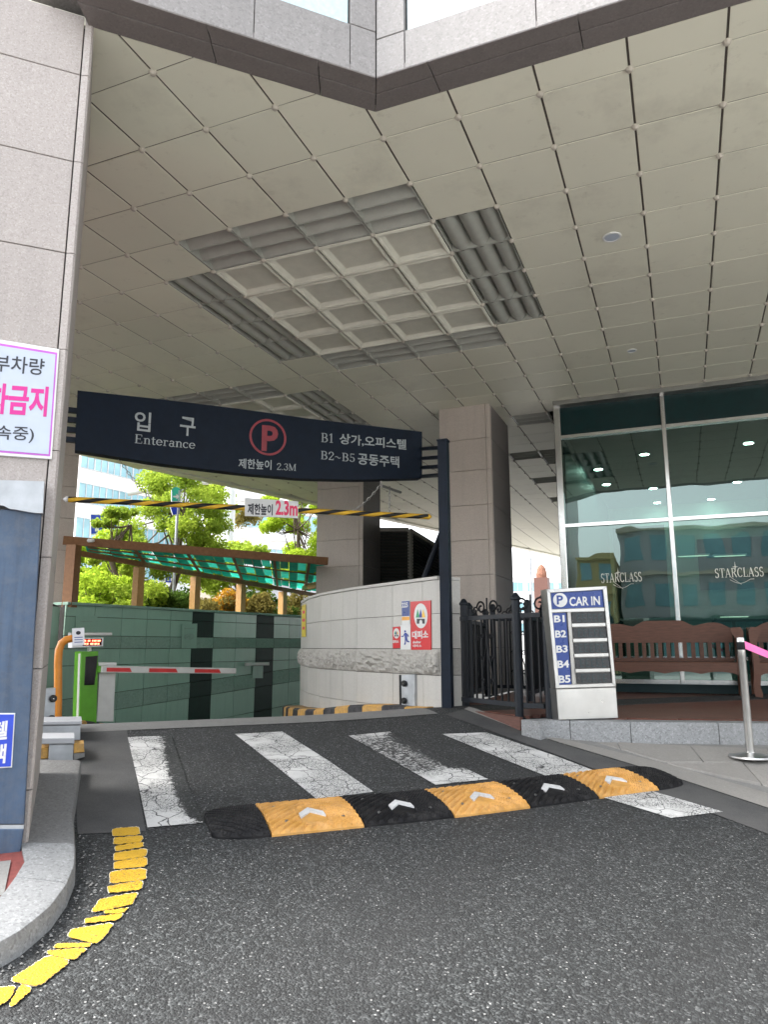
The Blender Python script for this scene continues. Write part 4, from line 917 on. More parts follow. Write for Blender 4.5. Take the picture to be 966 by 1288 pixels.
# brackets at both ends and the tall post on the right
pp = atD(560, 740, 8.0); pp = V((-2.39, 7.66, 0)); post = thing('sign_post', 'tall square navy post carrying the right end of the entrance sign', 'post', (pp.x, pp.y, GZ-.05))
er, eu = R0-L0, V((0, 0, 1)); er.normalize(); rz = math.atan2(er.y, er.x)
build('shaft', MB().box((pp.x, pp.y, (GZ-.05+E+2.28)/2), (.105, .105, E+2.28-GZ+.05), 0), 'navy_post', post); build('cap', MB().box((pp.x, pp.y, E+2.29), (.12, .12, .02)), 'navy_post', post); build('base_plate', MB().box((pp.x, pp.y, GZ-.04), (.2, .2, .02)), 'navy_post', post)
for yy in (565, 577, 588.5, 599.5): 
    a = SG(531, yy, -.07); build('bracket', MB().tube([a-er*.02, atD(558, yy-2.2, math.hypot(pp.x, pp.y))], .024, 8), 'navy_post', sign)
for yy in (517, 529, 541.5, 554): 
    a = SG(96, yy, -.07); build('bracket', MB().box(a-er*.18+V((0, 0, 0)), (.36, .05, .055), rz), 'navy_post', sign)
lw = thing('sign_post', 'navy post behind the near pillar holding the left end of the sign', 'post', (-6.12, 5.2, E-1.0)); build('shaft', MB().box((-6.10, 5.28, E+.85), (.12, .12, 3.7)), 'navy_post', lw); build('base_plate', MB().box((-6.10, 5.28, E-.99), (.24, .24, .03)), 'navy_post', lw)

# striped height bar on chains
b0, b1 = onZ(83, 628, E+1.6), onZ(540, 650, E+1.6); bd = (b1-b0).normalized(); bl = (b1-b0).length; BP = Plane(b0, b1)
bar = thing('height_bar', 'yellow and black striped height limit bar hanging on chains', 'height bar', b0)
core = MB(); nst = 22; seg = 14; rb = .032; upv = V((0, 0, 1)); sd_ = bd.cross(upv)
def bar_band(k):                                 # one spiral stripe each
    m_ = MB(); N_ = 5; vs = []; pitch = bl/nst
    for i in range(N_+1):
        for j in range(seg+1):
            a = 2*math.pi*j/seg; u = (k+i/N_)*pitch+pitch*1.5*(math.sin(a)*.5); u = min(bl, max(0, u)); vs.append(b0+bd*u+(upv*math.sin(a)+sd_*math.cos(a))*rb)
    return m_.add(vs, [(i*(seg+1)+j, i*(seg+1)+j+1, (i+1)*(seg+1)+j+1, (i+1)*(seg+1)+j) for i in range(N_) for j in range(seg)])
for k in range(-1, nst+1): build('stripe', bar_band(k), 'bar_yellow' if k % 2 == 0 else 'bar_black', bar, smooth=True)
for e, sg in ((b0, -1), (b1, 1)): build('end_cap', MB().lathe(e, [(rb+.003, -.02), (rb+.003, .0), (.01, .03)], 12, bd*sg), 'white' if sg < 0 else 'bar_yellow', bar)
pl_ = quad_px(BP, [(307.8, 648.8), (374.7, 651.8), (375.2, 630.5), (307.8, 626.2)], .045); hp = build('plate', MB().slab(pl_, BP.n, .012, .002), 'white', bar)
letters(hp, tx('제한높이', .03), BP, 'ink', (310.5, 648), (342, 649.2), (310.5, 633.8), .048, .003); letters(hp, tx('2.3m', .035), BP, 'red_ink', (345.6, 648.5), (373.2, 650), (345.6, 630), .048, .003)
def chain(a, b, lab, sag=.04):
    a, b = V(a), V(b); L = (b-a).length; nlk = max(4, int(L/.042)); t = thing('chain', lab, 'chain', b); prev = None
    proto = None
    for k in range(nlk):
        f = (k+.5)/nlk; c = a.lerp(b, f)-V((0, 0, sag*math.sin(math.pi*f))); d = (b-a).normalized(); u = d.orthogonal().normalized(); v = d.cross(u)
        if k % 2: u, v = v, u
        loop = [c+d*(math.cos(q)*.026)+u*(math.sin(q)*.013) for q in [2*math.pi*i/10 for i in range(10)]]
        if proto is None: proto = MB()
        proto.tube(loop, .0042, 5, closed=True)
    tag(build('chain_link', proto, 'steel_dark', t), kind='stuff')
chain(SG(148, 575, -.1), BP(195, 632), 'dark chain from the left underside of the sign to the striped bar')
chain(onZ(478, 611, E+1.95), BP(440, 645), 'slanting chain near the right end of the striped bar'); chain(onZ(490, 612, E+1.97), BP(490, 647), 'short upright chain at the right end of the striped bar', .0)
hk = onZ(480, 611, E+1.96); ak = thing('hanger_arm', 'slim arm under the sign that the right chains hang from', 'bracket', hk)
build('arm', MB().tube([hk+V((0, 0, .0)), hk+(onZ(500, 618, E+1.96)-hk)*1.2], .018, 8), 'steel_dark', ak); build('stay', MB().tube([hk, SG(478, 600, -.1)], .014, 6), 'steel_dark', ak)

# ================================================================== curved stone wall right of the ramp
tops = [(551.6, 724.4), (531, 727), (493.5, 732), (449, 738), (432, 740.7), (416.6, 743.5), (404, 746), (389, 750.4), (379.5, 756)]
WT = E+.78; wp = [onZ(x, y, WT) for x, y in tops]; wp.append(wp[-1]+V((-.55, 1.0, 0))); wp.append(wp[-1]+V((-.2, 1.4, 0)))
def wn(i):
    d = (wp[min(len(wp)-1, i+1)]-wp[max(0, i-1)]); n_ = V((d.y, -d.x, 0)).normalized(); return n_ if n_.dot(V((0, 0, E))-wp[i]) > 0 or i > 6 else -n_
WN = [wn(i) for i in range(len(wp))]
for i in range(1, len(WN)):
    if WN[i].dot(WN[i-1]) < 0: WN[i] = -WN[i]
cw = thing('curved_wall', 'curved pale granite wall with a rough stone band beside the ramp', 'wall', (wp[0].x, wp[0].y, E-.66))
def wpt(i, z, off=0.): p = wp[i]+WN[i]*off; return V((p.x, p.y, z))
mb = MB(); mb.sheet([[wpt(i, E-2.0, -.025), wpt(i, WT-.03, -.025), wpt(i, WT-.03, -.30), wpt(i, E-2.0, -.30)] for i in range(len(wp))]); build('core', mb, 'ceiling_gap', cw)
zc = [E-1.9, E-1.25, E-.695, E-.31, E-.02, E+.365, E+.742]
def panel_strip(i, za, zb, mat, off=0., th=.022, name='stone_panel', g=.0025):
    a, b = wpt(i, 0, off), wpt(i+1, 0, off); d = (b-a).normalized()
    q = [V((*(a+d*g).xy, za+g)), V((*(b-d*g).xy, za+g)), V((*(b-d*g).xy, zb-g)), V((*(a+d*g).xy, zb-g))]
    return build(name, MB().slab(q, WN[i]+WN[i+1], th, .002), mat, cw)
# intermediate points so that panels are about .6 m wide
def refine():
    global wp, WN
    np_, nn_ = [wp[0]], [WN[0]]
    for i in range(len(wp)-1):
        l = (wp[i+1]-wp[i]).length; k = max(1, round(l/.62))
        for j in range(1, k+1): np_.append(wp[i].lerp(wp[i+1], j/k)); nn_.append(WN[i].lerp(WN[i+1], j/k).normalized())
    wp, WN = np_, nn_
refine()
for i in range(len(wp)-1):
    for k, (za, zb) in enumerate(zip(zc, zc[1:])):
        if k == 3:                               # rock faced band: a bulging irregular block
            a, b = wpt(i, 0), wpt(i+1, 0); n_ = (WN[i]+WN[i+1]).normalized(); d = b-a; nx, nz = 16, 10; rows = []
            for iz in range(nz+1):
                r = []
                for ix in range(nx+1):
                    fx, fz = ix/nx, iz/nz; e = min(1, min(fx, 1-fx)/.08, min(fz, 1-fz)/.16); bulge = .035*math.sin(math.pi*fz)**.5 if 0 < fz < 1 else 0
                    p = a+d*(.006+fx*.988)
                    h = bulge+(random.uniform(-.018, .022)*(1.5-fz))*e+.012*math.sin(7*fx*d.length+3*fz+i)*e
                    r.append(V((p.x, p.y, za+.004+(zb-za-.008)*fz))+n_*(h if 0 < ix < nx else h*.3))
                rows.append(r)
            m_ = MB().sheet(rows); ring = rows[0]+[rows[j][nx] for j in range(1, nz+1)]+rows[nz][::-1][1:]+[rows[j][0] for j in range(nz-1, 0, -1)]; o = len(m_.v); kk = len(ring)
            m_.v += [tuple(p) for p in ring]+[tuple(p-n_*.03) for p in ring]; m_.f += [(o+q, o+(q+1) % kk, o+kk+(q+1) % kk, o+kk+q) for q in range(kk)]
            build('rough_block', m_, 'rough_stone', cw)
        else: panel_strip(i, za, zb, 'granite_wall')
for i in range(len(wp)-1):
    a, b = wp[i], wp[i+1]; d = (b-a).normalized(); mb = MB()
    mb.slab([V((*(wp[i]+WN[i]*.02).xy, WT)), V((*(wp[i+1]+WN[i+1]*.02).xy, WT)), V((*(wp[i+1]-WN[i+1]*.32).xy, WT)), V((*(wp[i]-WN[i]*.32).xy, WT))], (0, 0, 1), .036, .004); build('cap_stone', mb, 'granite_wall', cw)
# squared end of the wall beside the post
e0 = wp[0]; ed = (wp[0]-wp[1]).normalized(); en = -WN[0]
for za, zb, mt in zip(zc, zc[1:], ['granite_wall']*3+['rough_stone']+['granite_wall']*2):
    build('end_panel', MB().slab([V((*(e0+en*.0).xy, za+.003))+ed*.02, V((*(e0+en*.30).xy, za+.003))+ed*.02, V((*(e0+en*.30).xy, zb-.003))+ed*.02, V((*(e0).xy, zb-.003))+ed*.02], ed, .02, .002), mt, cw)
# signs fixed to it
wi = 0
CWP = Plane(wp[0], wp[2]); 
CWP.p = CWP.p+CWP.n*.004
o_ = .010
def plate_thing(name, lab, pts, mat, P=None, off=o_, th=.008, cat='sign'):
    P = P or CWP; q = quad_px(P, pts, off); t = thing(name, lab, cat, sum(q, V())/4); build('plate', MB().slab(q, P.n, th, .001), mat, t); return t
def disc(P, cx, cy, rx, ry, mat, parent, off, name='disc', n=28):
    c = P(cx, cy, off); u = P(cx+rx, cy, off)-c; v = P.v*((P(cx, cy-ry, off)-c).dot(P.v)); p_ = [c+u*math.cos(2*math.pi*i/n)+v*math.sin(2*math.pi*i/n) for i in range(n)]
    return build(name, MB().slab(p_, P.n, .002), mat, parent)
def poly_px(P, pts, mat, parent, off, name='mark'): return build(name, MB().slab(quad_px(P, pts, off), P.n, .002), mat, parent)
Zp = lambda x, y: (470+x/8.055, 740+y/8.05)
t = plate_thing('shelter_sign', 'largest red shelter sign with white oval on the curved wall', [Zp(373, 135), Zp(577, 122), Zp(583, 622), Zp(378, 622)], 'red_sign')
disc(CWP, *Zp(477, 278), 69/8.05, 126/8.05, 'white', t, .0125, 'oval')
def shelter_mark(t, cx, cy, s, P, off):
    M_ = lambda x, y: (cx+x*s, cy+y*s)
    for x, mt in ((-30, 'green_ink'), (0, 'navy_ink'), (27, 'yellow_ink')): poly_px(P, [M_(x-20, 18), M_(x+14, 18), M_(x+18, 14), M_(x-2, -66)], mt, t, off, 'peak')
    poly_px(P, [M_(-40, 30), M_(40, 30), M_(40, 80), M_(16, 80), M_(14, 52), M_(0, 38), M_(-14, 52), M_(-16, 80), M_(-40, 80)], 'ink', t, off+.001, 'doorway')
shelter_mark(t, *Zp(477, 278), 1/8.05, CWP, .015)
letters(t, tx('대피소', .03), CWP, 'white', Zp(400, 512), Zp(562, 506), Zp(400, 432), .013, .002); letters(t, tx('shelter', .02), CWP, 'white', Zp(405, 558), Zp(490, 556), Zp(405, 532), .013, .002); letters(t, tx('대피소', .02), CWP, 'white', Zp(405, 596), Zp(495, 594), Zp(405, 570), .013, .002)
t = plate_thing('number_sign', 'narrow blue sign numbered 225 above an orange strip', [Zp(282, 128), Zp(364, 122), Zp(365, 366), Zp(286, 370)], 'white')
poly_px(CWP, [Zp(284, 132), Zp(362, 126), Zp(362, 280), Zp(286, 283)], 'blue_sign', t, .0125, 'blue_field'); poly_px(CWP, [Zp(286, 289), Zp(362, 286), Zp(363, 322), Zp(286, 325)], 'orange_ink', t, .0125, 'orange_field')
letters(t, tx('225', .03), CWP, 'white', Zp(296, 197), Zp(355, 193), Zp(296, 145), .014, .002)
t = plate_thing('shelter_sign', 'small red shelter sign left of the running figure', [Zp(192, 392), Zp(268, 386), Zp(268, 604), Zp(194, 608)], 'red_sign')
disc(CWP, *Zp(230, 456), 30/8.05, 52/8.05, 'white', t, .0125, 'oval'); shelter_mark(t, *Zp(230, 456), .42/8.05, CWP, .015); letters(t, tx('대피소', .03), CWP, 'white', Zp(200, 556), Zp(262, 553), Zp(200, 526), .013, .002)
t = plate_thing('running_figure_sign', 'white sign with a blue running figure between the red signs', [Zp(271, 372), Zp(372, 366), Zp(374, 620), Zp(272, 620)], 'white')
disc(CWP, *Zp(318, 435), 9/8.05, 10/8.05, 'navy_ink', t, .0125, 'head')
poly_px(CWP, [Zp(310, 448), Zp(335, 452), Zp(340, 500), Zp(316, 508)], 'navy_ink', t, .0125, 'body'); poly_px(CWP, [Zp(316, 500), Zp(338, 498), Zp(345, 528), Zp(362, 536), Zp(360, 548), Zp(336, 544), Zp(326, 520), Zp(324, 560), Zp(316, 574), Zp(308, 568), Zp(316, 545)], 'navy_ink', t, .0128, 'legs'); poly_px(CWP, [Zp(312, 455), Zp(314, 468), Zp(300, 492), Zp(280, 492), Zp(276, 484), Zp(296, 482)], 'navy_ink', t, .0128, 'arm'); poly_px(CWP, [Zp(333, 456), Zp(354, 474), Zp(356, 492), Zp(348, 492), Zp(344, 480), Zp(332, 472)], 'navy_ink', t, .0128, 'arm')
P2 = Plane(wp[-5], wp[-4])
lp_ = [i for i in range(len(wp)) if wp[i].y > 10.3][0]; P2 = Plane(wp[lp_], wp[lp_+1]); P2.p = P2.p+P2.n*.004
t = plate_thing('warning_sign', 'tall yellow notice on the far left turn of the curved wall', [(379.3, 762), (384, 760), (384, 801), (379.3, 801)], 'yellow_sign', P2)
for yy in (768, 778, 788): poly_px(P2, [(380.3, yy+4), (383, yy+3.6), (383, yy), (380.3, yy+.4)], 'red_ink', t, .013, 'mark')
def guard(lab, P, q, bumps):
    t = thing('corner_guard', lab, 'guard plate', P(*q[2])); build('plate', MB().slab(quad_px(P, q, .03), P.n, .03, .003), 'galvanised', t)
    build('side_flange', MB().slab([P(q[0][0]-2.6, q[0][1], .034), P(q[0][0]-.2, q[0][1], .034), P(q[3][0]-.2, q[3][1], .034), P(q[3][0]-2.6, q[3][1], .034)], P.n, .034), 'iron', t)
    for x, y in bumps:
        c = P(x, y, .03); m_ = build('bumper', MB().lathe(c, [(.032, 0), (.036, .012), (.036, .03), (.028, .04), (.012, .04), (.012, .02)], 18, P.n), 'black_rubber', t, smooth=True); build('bolt', MB().lathe(c+P.n*.02, [(.010, 0), (.010, .012), (.004, .016)], 8, P.n), 'chrome', m_)
    return t
guard('grey metal guard plate with two black bumpers on the curved wall', CWP, [(504.5, 849), (521.5, 848.3), (521.5, 891.5), (505.2, 892.5)], [(509.8, 859.6), (509.8, 881.3)])
# striped kerb at its foot
sk = thing('striped_kerb', 'yellow and black painted kerb curving along the foot of the white wall', 'kerb', (wp[2].x, wp[2].y, E-.7))
acc = []; L2 = [0]
for i in range(1, len(wp)): L2.append(L2[-1]+(wp[i]-wp[i-1]).length)
def wal(d, off):
    for i in range(len(wp)-1):
        if d <= L2[i+1] or i == len(wp)-2:
            f = (d-L2[i])/(L2[i+1]-L2[i]); p = wp[i].lerp(wp[i+1], f)+WN[i].lerp(WN[i+1], f).normalized()*off; return p
d = .12; k = 0
while d < 4.6:
    ln = .33; sec = []
    for f in np.linspace(d+.001, d+ln-.001, 4):
        r = []; wd_ = .10+.22*sst(f, .0, 1.2)
        for off, h in ((.003, -.3), (.003, .115), (wd_-.04, .115), (wd_-.01, .09), (wd_, -.3)):
            p = wal(f, off); z_ = max(road_z(*wal(f, .25).xy), E-.82-.05*f); r.append(V((p.x, p.y, z_+h*(1 if h < 0 else .35+.65*sst(f, .1, 1.5))-.03*(1-sst(f, 0, .9)))))
        sec.append(r)
    mb = MB().sheet(sec); n_ = len(sec[0]); mb.f += [tuple(range(n_)), tuple(reversed(range(3*n_, 4*n_)))]
    build('painted_block', mb, 'kerb_yellow' if k % 2 == 0 else 'kerb_black', sk); d += ln; k += 1

# ================================================================== iron fence panels
DZ = GZ
def scroll(mb, c, u, r0, turns, sgn=1, up=V((0, 0, 1)), r=.008, start=0.):
    pts = [c+(u*math.cos(a*sgn)+up*math.sin(a*sgn))*(r0*(1-.75*i/22)) for i, a in enumerate(np.linspace(start, start+turns*2*math.pi, 23))]; mb.tube(pts, r, 6)
def fence_post(t, p, h, rr=.042):
    build('post', MB().lathe((p.x, p.y, DZ-.03), [(rr+.018, 0), (rr+.018, .012), (rr, .016), (rr, h-.04), (rr+.010, h-.03), (rr+.010, h-.015), (rr*.95, h), (rr*.5, h+.028), (.004, h+.036)], 16), 'iron_post', t, smooth=True)
def fence(lab, a, b, h, nb, posts, deco=True, top=None, scr=True):
    a, b = V((a[0], a[1], 0)), V((b[0], b[1], 0)); u = (b-a).normalized(); L = (b-a).length; t = thing('iron_fence', lab, 'fence', (a.x, a.y, DZ)); rz = math.atan2(u.y, u.x)
    for q in posts: fence_post(t, q, h)
    tr, br = DZ+(top or h-.22), DZ+.10; m = (a+b)/2
    for z in (tr, br): build('rail', MB().box((m.x, m.y, z), (L, .035, .045), rz), 'iron_post', t)
    for k in range(nb):
        p = a+u*(L*(k+.5)/nb); build('picket', MB().box((p.x, p.y, (tr+br)/2), (.017, .017, tr-br-.045), rz), 'iron', t)
    if scr:
        m2 = MB()
        for sg in (-1, 1):
            c = V((m.x, m.y, tr+.10)); scroll(m2, c+u*sg*.10, u*sg, .075, 1.3, 1, r=.010); scroll(m2, c+u*sg*.20-V((0, 0, .03)), u*-sg, .05, 1.1, 1, r=.009)
        m2.tube([V((m.x, m.y, tr)), V((m.x, m.y, tr+.2))], .010, 6); build('scroll_crest', m2, 'iron', t, smooth=True)
    if deco:
        m2 = MB(); c = V((m.x, m.y, 0)); f = V((u.y, -u.x, 0))*.014
        if f.dot(-c) < 0: f = -f
        for sg in (-1, 1):
            zs_ = np.linspace(br+.16, tr-.12, 26)
            m2.tube([c+f+u*(sg*(.045+.04*math.sin(7.5*(z-br))))+V((0, 0, z)) for z in zs_], .008, 6)
            for zz_ in (br+.2, (tr+br)/2, tr-.2): scroll(m2, c+f+u*sg*.075+V((0, 0, zz_)), u*sg, .035, 1.2, 1, r=.007)
        build('scroll_work', m2, 'iron', t, smooth=True)
    return t
p0, p1, p2 = V((-2.26, 7.78)), V((-1.53, 7.20)), V((-1.22, 7.10)); H1 = 1.17
fence('black iron fence panel with leafy scrolls beside the navy sign post', p0, p1, H1, 9, [V((p0.x-.0, p0.y+.12)), p1])
fence('narrow black iron fence panel beside the car count sign', p1+V((.05, -.01)), p2-V((.05, -.01)), H1, 3, [p2], False)
fence('iron gate leaf with scrolls set back between fence and column', (-2.50, 10.4), (-1.85, 10.3), 1.25, 8, [V((-2.55, 10.4)), V((-1.8, 10.3))])
fence('black iron fence running back from the sign post to the column', (-2.36, 8.1), (-2.62, 10.3), H1, 16, [V((-2.40, 8.6)), V((-2.6, 10.2))], True)
fence('distant lattice fence closing the passage beside the shop', (-1.78, 9.0), (-1.80, 11.2), H1+.05, 22, [V((-1.79, 9.1))], True)
fence('far iron fence at the end of the passage', (-4.2, 21), (-1.9, 20.6), 1.25, 26, [V((-4.2, 21)), V((-3.0, 20.8)), V((-1.9, 20.6))], True)

# ================================================================== car count sign
ca, cb = onZ(703, 904.8, E-.648), onZ(778, 903.4, E-.648); CP = Plane(ca, cb); cs = thing('car_count_sign', 'standing metal car count sign with blue header and five level rows', 'sign', ca.lerp(cb, .5))
Zc = lambda x, y: (690+x/5.857, 690+y/5.855)
def cslab(name, pts, mat, off, th, ch=.002, parent=cs): return build(name, MB().slab(quad_px(CP, pts, off), CP.n, th, ch), mat, parent)
cslab('cabinet', [(688.0, 741.0), (763.5, 737.0), (775.5, 864), (699.5, 866.5)], 'steel_dark', -.02, .16)
cslab('base', [(699.8, 866.8), (775.2, 864.3), (778.2, 903.4), (703, 905.6)], 'steel', 0, .17, .004)
def cframe(pts, wpx, name='frame_bar'):          # four mitred bars round a quad
    ins = []; c = (sum(p[0] for p in pts)/4, sum(p[1] for p in pts)/4)
    for i in range(4):
        ins.append((pts[i][0]+(wpx if pts[i][0] < c[0] else -wpx), pts[i][1]+(wpx if pts[i][1] < c[1] else -wpx)))
    for i in range(4):
        j = (i+1) % 4; cslab(name, [pts[i], pts[j], ins[j], ins[i]], 'steel', .006, .03, .003)
cframe([(688.0, 741.0), (763.5, 737.0), (775.5, 863.5), (699.5, 866)], 4.6)
cslab('header_panel', [Zc(20, 318), Zc(404, 300), Zc(411, 430), Zc(25, 446)], 'blue_sign', -.012, .006, .001)
cslab('divider', [Zc(22, 448), Zc(414, 433), Zc(416, 463), Zc(26, 470)], 'steel', .004, .02, .003)
disc(CP, *Zc(88, 379), 52/5.857, 52/5.855, 'white', cs, -.009, 'disc'); letters(cs, tx('P', .03), CP, 'blue_sign', Zc(66, 412), Zc(113, 410), Zc(66, 345), -.007, .001)
letters(cs, tx('CAR IN', .022), CP, 'white', Zc(160, 424), Zc(386, 415), Zc(160, 357), -.009, .002)
cslab('level_panel', [Zc(30, 475), Zc(131, 470), Zc(171, 1000), Zc(62, 1004)], 'blue_sign', -.012, .006, .001)
cslab('divider', [Zc(140, 468), Zc(166, 466), Zc(203, 1000), Zc(176, 1002)], 'steel_dark', .002, .016, .003)
for k in range(5):
    y0 = 466+k*111.5; f = k/4; xl = 170+35*f; xr = 416+46*f; lx = 46+34*f; 
    d_ = cslab('display', [Zc(xl, y0+4), Zc(xr, y0-2), Zc(xr+6, y0+78), Zc(xl+8, y0+84)], 'ply_off', -.010, .006, .001)
    cslab('divider', [Zc(xl+2, y0+85), Zc(xr+8, y0+79), Zc(xr+9, y0+106), Zc(xl+6, y0+112)], 'steel', .003, .016, .003) if k < 4 else None
    gm = MB()
    for g in range(5):                           # unlit segment digits behind the smoked window
        x = xl+40+g*40; 
        for q in ([(x, y0+16), (x+26, y0+15), (x+26, y0+18), (x, y0+19)], [(x+2, y0+42), (x+28, y0+41), (x+28, y0+44), (x+2, y0+45)], [(x+4, y0+68), (x+30, y0+67), (x+30, y0+70), (x+4, y0+71)], [(x, y0+16), (x+3, y0+16), (x+7, y0+70), (x+4, y0+70)]): gm.slab([CP(*Zc(*p), -.0085) for p in q], CP.n, .001)
    build('segments', gm, 'teal_frame', d_)
    letters(cs, tx('B%d' % (k+1), .03), CP, 'white', Zc(lx, 544+f*448), Zc(lx+(80 if k else 78)+8*f, 541+f*446), Zc(lx, 492+f*444), -.009, .002)

# ================================================================== wooden benches
def bench(x0, x1, yb, lab, left=True, right=True):
    t = thing('bench', lab, 'bench', ((x0+x1)/2, yb-.25, GZ)); z = GZ; W = x1-x0; xm = (x0+x1)/2
    # scalloped top rail
    n = 40; up_, lo_ = [], []
    for i in range(n+1):
        f = i/n; x = x0+.05+(W-.1)*f; g = abs(f-.5)*2
        h = .92+.085*(1-sst(g, .25, .50))+.05*max(0, math.sin((g-.45)/.55*math.pi))*(g > .45)-.035*sst(g, .8, 1)
        up_.append(V((x, yb, z+h))); lo_.append(V((x, yb, z+.70)))
    build('top_rail', MB().prism(up_+lo_[::-1], (0, -.04, 0)), 'bench_wood', t)
    nb = 16
    for k in range(nb): 
        x = x0+.13+(W-.26)*k/(nb-1); build('back_slat', MB().box((x, yb-.012, z+.595), (.052, .018, .215)), 'bench_wood', t)
    build('back_rail', MB().box((xm, yb-.02, z+.465), (W-.1, .038, .05)), 'bench_wood', t)
    for k in range(5): build('seat_board', MB().slab([(x0+.04, yb-.05-.1*k, z+.445), (x1-.04, yb-.05-.1*k, z+.445), (x1-.04, yb-.142-.1*k, z+.445), (x0+.04, yb-.142-.1*k, z+.445)], (0, 0, 1), .03, .005), 'bench_wood', t)
    ap = [V((x0+.05, yb-.56, z+.415)), V((x1-.05, yb-.56, z+.415))]; lo_ = [V((x1-.05-(W-.1)*i/n, yb-.56, z+.295+.03*abs(math.sin(i/n*math.pi*4))-.012*(i % n == 0))) for i in range(n+1)]
    build('apron', MB().prism(ap+lo_, (0, .03, 0)), 'bench_wood', t)
    def arm(x):
        pr = [(.02, 0), (.09, 0), (.10, .10), (.055, .24), (.05, .38), (.11, .52), (.17, .66), (.15, .80), (.06, .88), (-.02, .90), (-.45, .90-.10), (-.56, .72), (-.57, .62), (-.50, .60), (-.47, .55), (-.50, .42), (-.53, .2), (-.57, .06), (-.58, 0), (-.49, 0), (-.46, .12), (-.43, .34), (-.30, .40), (-.08, .40), (-.02, .2)]
        build('arm_panel', MB().prism([V((x-.03, yb+a, z+b)) for a, b in pr], (.06, 0, 0)), 'bench_wood', t)
        # scrolled front post, broad face to the road
        fr_ = [(-.035, .0), (.045, .0), (.052, .05), (.03, .14), (.05, .30), (.05, .50), (.03, .62), (.045, .74), (.10, .84), (.085, .885), (-.02, .89), (-.05, .84), (-.045, .65), (-.02, .5), (-.03, .3), (-.05, .15)]
        s_ = 1 if x > xm else -1
        build('arm_front', MB().prism([V((x-s_*(a), yb-.585, z+b)) for a, b in fr_], (0, .045, 0)), 'bench_wood', t)
    arm(x0); arm(x1); return t
bench(-1.22, .64, 11.15, 'brown wooden bench with wavy back between the sign and the steel stanchion')
bench(.80, 2.66, 11.15, 'brown wooden bench cut off by the right edge of the photo')

# ================================================================== stanchion with a pink tape
dr = ray(945, 953); sp = None
for kk in np.arange(4, 9, .02):
    c_ = V((dr.x*kk, dr.y*kk, E+dr.z*kk))
    if c_.z < wedge_z(c_.x, c_.y)+.004: sp = c_; break
stn = thing('stanchion', 'brushed steel stanchion on a round base with pink tape', 'stanchion', sp)
build('base', MB().lathe(sp, [(.165, 0), (.17, .006), (.165, .018), (.10, .030), (.034, .040), (.033, .05)], 36), 'steel', stn, smooth=True)
dsp = math.hypot(sp.x, sp.y); tpz = atD(937, 802, dsp).z
build('pole', MB().lathe(sp, [(.031, .03), (.031, tpz-sp.z-.16), (.0318, tpz-sp.z-.158), (.0318, tpz-sp.z-.02), (.028, tpz-sp.z)], 20), 'steel', stn, smooth=True)
build('head', MB().lathe((sp.x, sp.y, tpz-.10), [(.033, 0), (.034, .004), (.034, .06), (.033, .064)], 20), 'iron', stn, smooth=True)
ta = V((sp.x+.03, sp.y-.01, tpz-.06)); tb = atD(985, 845, dsp+.35); rows = []
tb = V((sp.x+1.2, sp.y+.35, tpz-.30))
for i in range(15):
    f = i/14; p = ta.lerp(tb, f)-V((0, 0, .10*math.sin(math.pi*f))); tw = .5*math.sin(f*5); d = V((.0, math.sin(tw)*.032, math.cos(tw)*.032)); rows.append([p+d, p+d*.3+V((0, -.004, 0)), p-d])
build('tape', MB().sheet(rows), 'pink_tape', stn, smooth=True, fix=False)

# ================================================================== on and beside the near pillar
NP = Plane((-3.185, 2.995), (-4.185, 1.995))
notice = thing('parking_notice', 'white notice with purple border and magenta middle line on the pillar', 'sign', NP(60, 500))
def nslab(name, pts, mat, off, th, parent, ch=.001): return build(name, MB().slab(quad_px(NP, pts, off), NP.n, th, ch), mat, parent)
def ext(l, r): return l
tl, tr_, br_, bl_ = (-80, 414.5), (74, 439), (64.5, 577.5), (-80, 567)
nslab('board', [tl, tr_, br_, bl_], 'white', .016, .012, notice, .002)
nslab('border', [(-78, 419), (71.5, 443.5), (62.5, 573.8), (-78, 563)], 'purple', .018, .002, notice, 0); nslab('field', [(-76, 422.5), (69.3, 446), (60.5, 571.3), (-76, 560.5)], 'notice_board', .020, .002, notice, 0)
letters(notice, tx('부차량', .008), NP, 'ink', (-9, 468), (54.5, 474), (-9, 446.5), .022, .002); letters(notice, tx('차금지', .034), NP, 'magenta', (-19, 521), (58, 525.5), (-19, 482), .022, .002); letters(notice, tx('속중)', .008), NP, 'ink', (-7, 556.5), (41.5, 558.5), (-7, 536), .022, .002)
bb_ = thing('information_board', 'tall blue metal board with a curved steel top against the pillar', 'board', NP(20, 1100))
nslab('panel', [(-90, 640), (51.5, 641), (29.5, 1037), (-90, 1037)], 'blue_panel', .07, .06, bb_, .004); nslab('lower_panel', [(-90, 1043), (29, 1043), (20.5, 1104), (-90, 1104)], 'blue_panel', .075, .065, bb_, .004); nslab('joint_strip', [(-90, 1037.5), (29.4, 1037.5), (29.1, 1042.5), (-90, 1042.5)], 'galvanised', .066, .05, bb_, 0)
hd = [(-90, 601), (55, 605.5), (53.2, 645.5)]+[(52-8*i, 645.6-.1*i-2.6*(1-math.cos(i*.55))*1.0 if i < 6 else 636-1.2*(i-6)) for i in range(1, 16)]; hd = hd+[(-90, 628)]
build('steel_top', MB().prism(quad_px(NP, hd, .095), -NP.n*.09), 'galvanised', bb_)
bp = nslab('plaque', [(-60, 897), (18.5, 897), (14.5, 965.5), (-60, 969)], 'white', .079, .008, bb_, .002); nslab('plaque_field', [(-60, 898.7), (17, 898.7), (13, 964), (-60, 967)], 'blue_plate', .081, .002, bp, 0)
